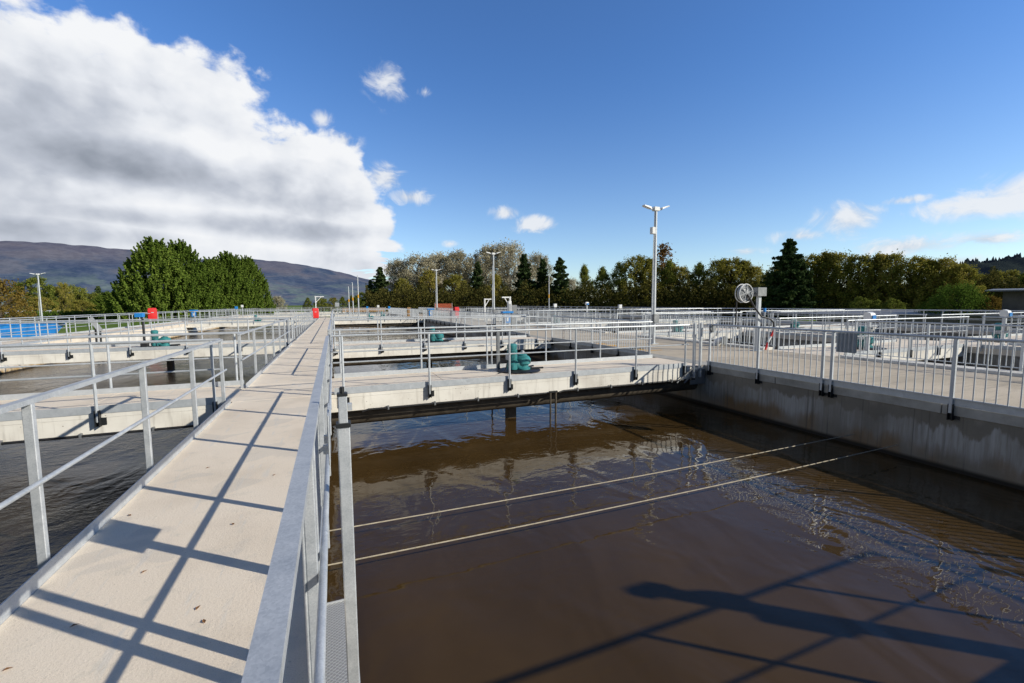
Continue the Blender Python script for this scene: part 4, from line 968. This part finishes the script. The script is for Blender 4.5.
K = {
 'olive': [broad_tree(21+i, 'leaf_olive', 'bark', R0=3.3, z0=.2, wide=(i != 1), clumps=210, per=95, lsz=.24, cl=.48, gappy=.22) for i in range(3)],
 'green': [broad_tree(31+i, 'leaf_green', 'bark', R0=2.6, z0=.4, clumps=190, per=95, lsz=.22, cl=.46, gappy=.25) for i in range(3)],
 'pale': [broad_tree(41+i, 'leaf_pale', 'pale_bark', R0=4.0, z0=.8, clumps=260, per=100, lsz=.21, cl=.6, gappy=.2, wide=True) for i in range(2)],
 'russet': [broad_tree(51, 'leaf_russet', 'pale_bark', R0=2.4, z0=3., clumps=80, per=55, lsz=.3, gappy=.3)],
 'orange': [broad_tree(55, 'leaf_orange', 'bark', R0=4.0, wide=True, z0=.2, clumps=110, per=80, lsz=.3)],
 'round': [broad_tree(58, 'leaf_hedge', 'bark', R0=7.5, wide=True, z0=.2, clumps=230, per=80, lsz=.36, cl=1.3, gappy=.05)],
 'darkround': [broad_tree(59, 'leaf_green', 'bark', R0=4.2, wide=True, z0=1.5, clumps=130, per=80, lsz=.36, gappy=.1)],
 'pine': [cone_tree(61+i, 'leaf_pine', R0=3.1, tiers=19, dens=1.7, drop=.1, upturn=.15, lsz=.34) for i in range(2)],
 'spruce': [cone_tree(71, 'leaf_pine', R0=3.6, tiers=34, dens=1.6, drop=.32, upturn=.2, lsz=.34)],
 'cypress': [cypress(81), cypress(82)],
}
def tree(kind, px, dist, top, label, cat='tree', group=None, var=0, rz=None, wid=1., name='tree'):
    x, y = at(px, dist); zt = zat(px, top, dist); h = (zt-GZ)/10.
    t = thing(name, label, cat, (x, y, GZ), group, random.random()*6.28 if rz is None else rz)
    cr, tk = K[kind][var % len(K[kind])]
    place('crown', cr, t); place('trunk', tk, t); t.scale = (h*wid, h*wid, h); return t
g1 = 'dense green cypress trees left of the walkway'
tree('cypress', 158, 78, 241, 'tallest foremost green cypress of the left clump, bushy down to the lawn', group=g1, wid=1.0, name='cypress_tree')
tree('cypress', 184, 80, 243, 'pointed green cypress second in the left clump, just behind the foremost one', group=g1, var=1, wid=.92, name='cypress_tree')
tree('cypress', 214, 92, 259, 'lower green cypress in the gap of the left clump', group=g1, wid=1.05, name='cypress_tree')
tree('cypress', 231, 94, 254, 'green cypress second from the right in the left clump', group=g1, var=1, wid=.95, name='cypress_tree')
tree('cypress', 248, 98, 258, 'rightmost green cypress of the left clump, next to the far mountain', group=g1, wid=.85, name='cypress_tree')
tree('cypress', 138, 80, 276, 'short green cypress skirt at the left foot of the left clump', group=g1, var=1, wid=1.15, name='cypress_tree')
tree('cypress', 112, 120, 292, 'low green conifer shrub left of the cypress clump', group=g1, wid=1.6, name='cypress_tree')
g2 = 'autumn trees at the far left below the mountain'
tree('orange', -2, 52, 282, 'orange autumn tree cut by the left edge of the picture', group=g2)
tree('orange', 12, 64, 296, 'low orange bush beside the tree at the left edge', group=g2, wid=.9)
tree('darkround', 33, 130, 279, 'dark rounded tree behind the thin lamp post at the far left', group=g2)
tree('darkround', 54, 150, 287, 'dark bushy tree second from the left below the mountain', group=g2)
tree('olive', 64, 145, 284, 'tall pale olive autumn tree between dark bushy ones below the mountain', group=g2, wid=.8)
tree('darkround', 76, 150, 287, 'dark bushy tree third from the left below the mountain', group=g2)
tree('pine', 99, 160, 286, 'small pointed dark conifer left of the cypress clump', group=g2)
tree('darkround', 90, 150, 294, 'low dark bush beside the small pointed conifer', group=g2, wid=1.3)
tree('olive', 42, 100, 298, 'low olive bush under the dark rounded tree', group=g2, wid=1.5)
tree('olive', 82, 110, 301, 'low olive bush above the hedge', group=g2, wid=1.8)
tree('olive', 108, 140, 299, 'low olive bush before the small white shed', group=g2, wid=1.6)
# clipped hedge
def hedge(px0, px1, dd, z1, label, leaf='leaf_hedge', z0=GZ, w=1.2, n=5200, lsz=.28):
    xa, ya = at(px0, dd); xb, yb = at(px1, dd); rnd = random.Random(px0); V = []; F = []
    for _ in range(n):
        u = rnd.random(); leafquad(V, F, (xa+(xb-xa)*u+rnd.uniform(-w, w)*.2-xa, ya+(yb-ya)*u+rnd.uniform(-w, w)-ya, z0+(z1-z0)*rnd.random()**.7-z0+.12*math.sin(u*40)), lsz, rnd)
    t = thing('hedge', label, 'hedge', (xa, ya, z0)); m = MB(); m.v = V; m.f = F; place('foliage', m.mesh('foliage', leaf), t)
    s = MB(); k = 30
    for i in range(k): q = (xb-xa)*i/(k-1), (yb-ya)*i/(k-1); s.tube([(q[0], q[1], 0), (q[0], q[1], (z1-z0)*.7)], .05, 4)
    place('stems', s.mesh('stems', 'bark'), t)
hedge(22, 99, 92, .9, 'long clipped bright green hedge on the lawn at the left')
# trees in the far middle
g3 = 'small trees at the foot of the mountain'
tree('pale', 278, 170, 297, 'pale silvery willow right of the cypress clump', group=g3, wid=1.3)
tree('darkround', 262, 200, 299, 'low dark shrub behind the pale willow', group=g3, wid=1.4)
for px, tp, k, lb in ((308, 298, 'green', 'small green tree left of the walkway end'), (322, 298.5, 'darkround', 'small dark tree right above the walkway end'), (333, 298, 'olive', 'small olive tree right of the walkway end'),
                      (343, 297, 'green', 'small yellow green tree beside the thin masts'), (352, 296, 'olive', 'small olive tree behind the thin masts'), (364, 293, 'darkround', 'small dark tree left of the first dark pine')):
    tree(k, px, 210, tp, lb, group=g3, wid=1.35, var=px)
# tree line
g4 = 'tree line behind the basins'
row = [('pine', 381, 120, 267, 1.0, 'dark pine at the left end of the tree line'), ('pine', 371, 135, 280, .9, 'smaller dark pine at the very left end of the tree line'),
 ('pale', 400, 128, 262, .9, 'pale feathery poplar just right of the leftmost dark pine'), ('pale', 418, 125, 258, 1., 'pale feathery poplar left of the third lamp post'), ('pale', 440, 128, 256, 1., 'pale feathery poplar behind the third lamp post'),
 ('olive', 430, 118, 272, .9, 'olive tree low before the pale poplars left of the third lamp post'), ('pale', 460, 126, 254, 1., 'pale feathery poplar right of the third lamp post'), ('pine', 478, 120, 262, .8, 'dark pine among pale poplars left of the second lamp post'),
 ('olive', 405, 116, 280, 1., 'dark olive tree in front of the leftmost pale poplar'), ('olive', 455, 116, 276, 1.1, 'dark olive tree behind the red mesh fence'), ('pale', 487, 128, 249, .9, 'tall pale poplar just left of the second lamp post'), ('pale', 508, 128, 246, 1., 'tallest pale poplar right of the second lamp post'),
 ('pine', 524, 112, 254, .85, 'dark pine right of the tallest pale poplar'), ('pale', 538, 130, 256, .7, 'pale poplar showing between dark pines'), ('pine', 543, 113, 259, .8, 'dark pine just left of the single thin mast'), ('pine', 560, 110, 258, .95, 'bushy dark pine right of the single thin mast'),
 ('olive', 497, 112, 276, 1.1, 'dark olive tree behind the second lamp post'), ('pale', 571, 125, 280, .8, 'short pale tree in a gap right of the dark pines'), ('green', 585, 115, 267, .75, 'slender green tree first of the alder row')]
names = ['second', 'third', 'fourth', 'fifth', 'sixth', 'seventh', 'eighth', 'ninth', 'tenth', 'eleventh', 'twelfth']
rw = [(601, 268), (619, 264), (634, 258), (648, 260), (669, 262), (680, 268), (697, 264), (714, 262), (728, 260), (742, 262), (756, 268)]
for (px, tp), nm in zip(rw, names): row.append(('green' if px % 2 else 'olive', px, 112, tp, 1.0, 'upright olive green tree, %s from the left in the alder row' % nm))
row += [('russet', 663, 118, 249, 1., 'thin russet topped tree right of the tall lamp post'), ('spruce', 787, 98, 239, 1., 'tall dark spruce with drooping boughs behind the right railings')]
rw2 = [(772, 268), (808, 257), (824, 254), (840, 255), (858, 257), (875, 256), (893, 256), (910, 259), (927, 261), (943, 260), (960, 266)]
n2_ = ['left of the spruce', 'just right of the spruce', 'second right of the spruce', 'third right of the spruce', 'fourth right of the spruce', 'above the nearest white hood', 'right of the nearest white hood', 'midway between the two white hoods', 'left of the round bush', 'behind the round bush', 'right behind the round bush']
for (px, tp), nm in zip(rw2, n2_): row.append(('olive', px, 102, tp, .95, 'leafy olive brown tree %s' % nm))
row += [('pale', 985, 150, 278, 1.1, 'pale grey tree below the wooded hill at the right'), ('olive', 978, 140, 276, 1.2, 'olive tree left of the pale grey one below the hill'), ('olive', 1003, 140, 272, 1.2, 'olive tree below the wooded hill near the right edge'), ('green', 1020, 130, 274, 1.3, 'green tree cut by the right edge of the picture'), ('olive', 1045, 130, 270, 1.3, 'olive tree just outside the right edge')]
for i, (k, px, d, tp, w, lb) in enumerate(row): tree(k, px, d, tp, lb, group=g4, var=i, wid=w*1.12)
tree('round', 957, 64, 288, 'rounded bright green bush before the tree line at the right', 'bush', wid=.85, name='bush')
tree('orange', 993, 75, 297, 'small yellow bush right of the rounded green bush', 'bush', wid=.9, name='bush')
for px, tp, lb in ((862, 298, 'dark small shrub with pale tops, left one below the olive trees'), (875, 301, 'dark small shrub with pale tops, middle one below the olive trees'), (893, 300, 'dark small shrub with pale tops, right one below the olive trees')):
    tree('darkround', px, 80, tp, lb, 'bush', 'low shrubs before the olive trees', name='bush')
# thick undergrowth that closes the tree line
rnd = random.Random(5); V = []; F = []
for _ in range(110000):
    px = rnd.uniform(366, 1040); d = rnd.uniform(104, 124); x, y = at(px, d)
    top = 6.0+.8*math.sin(px*.11)+1.0*math.sin(px*.31+2)+1.5*rnd.random(); leafquad(V, F, (x, y, GZ+top*rnd.random()**.8), .45, rnd)
m = MB(); m.v = V; m.f = F; o = bpy.data.objects.new('undergrowth', m.mesh('undergrowth', 'leaf_under')); C.objects.link(o); o['kind'] = 'stuff'
tag(o, 'thick dark olive undergrowth closing the foot of the tree line', 'undergrowth')
o['kind'] = 'stuff'
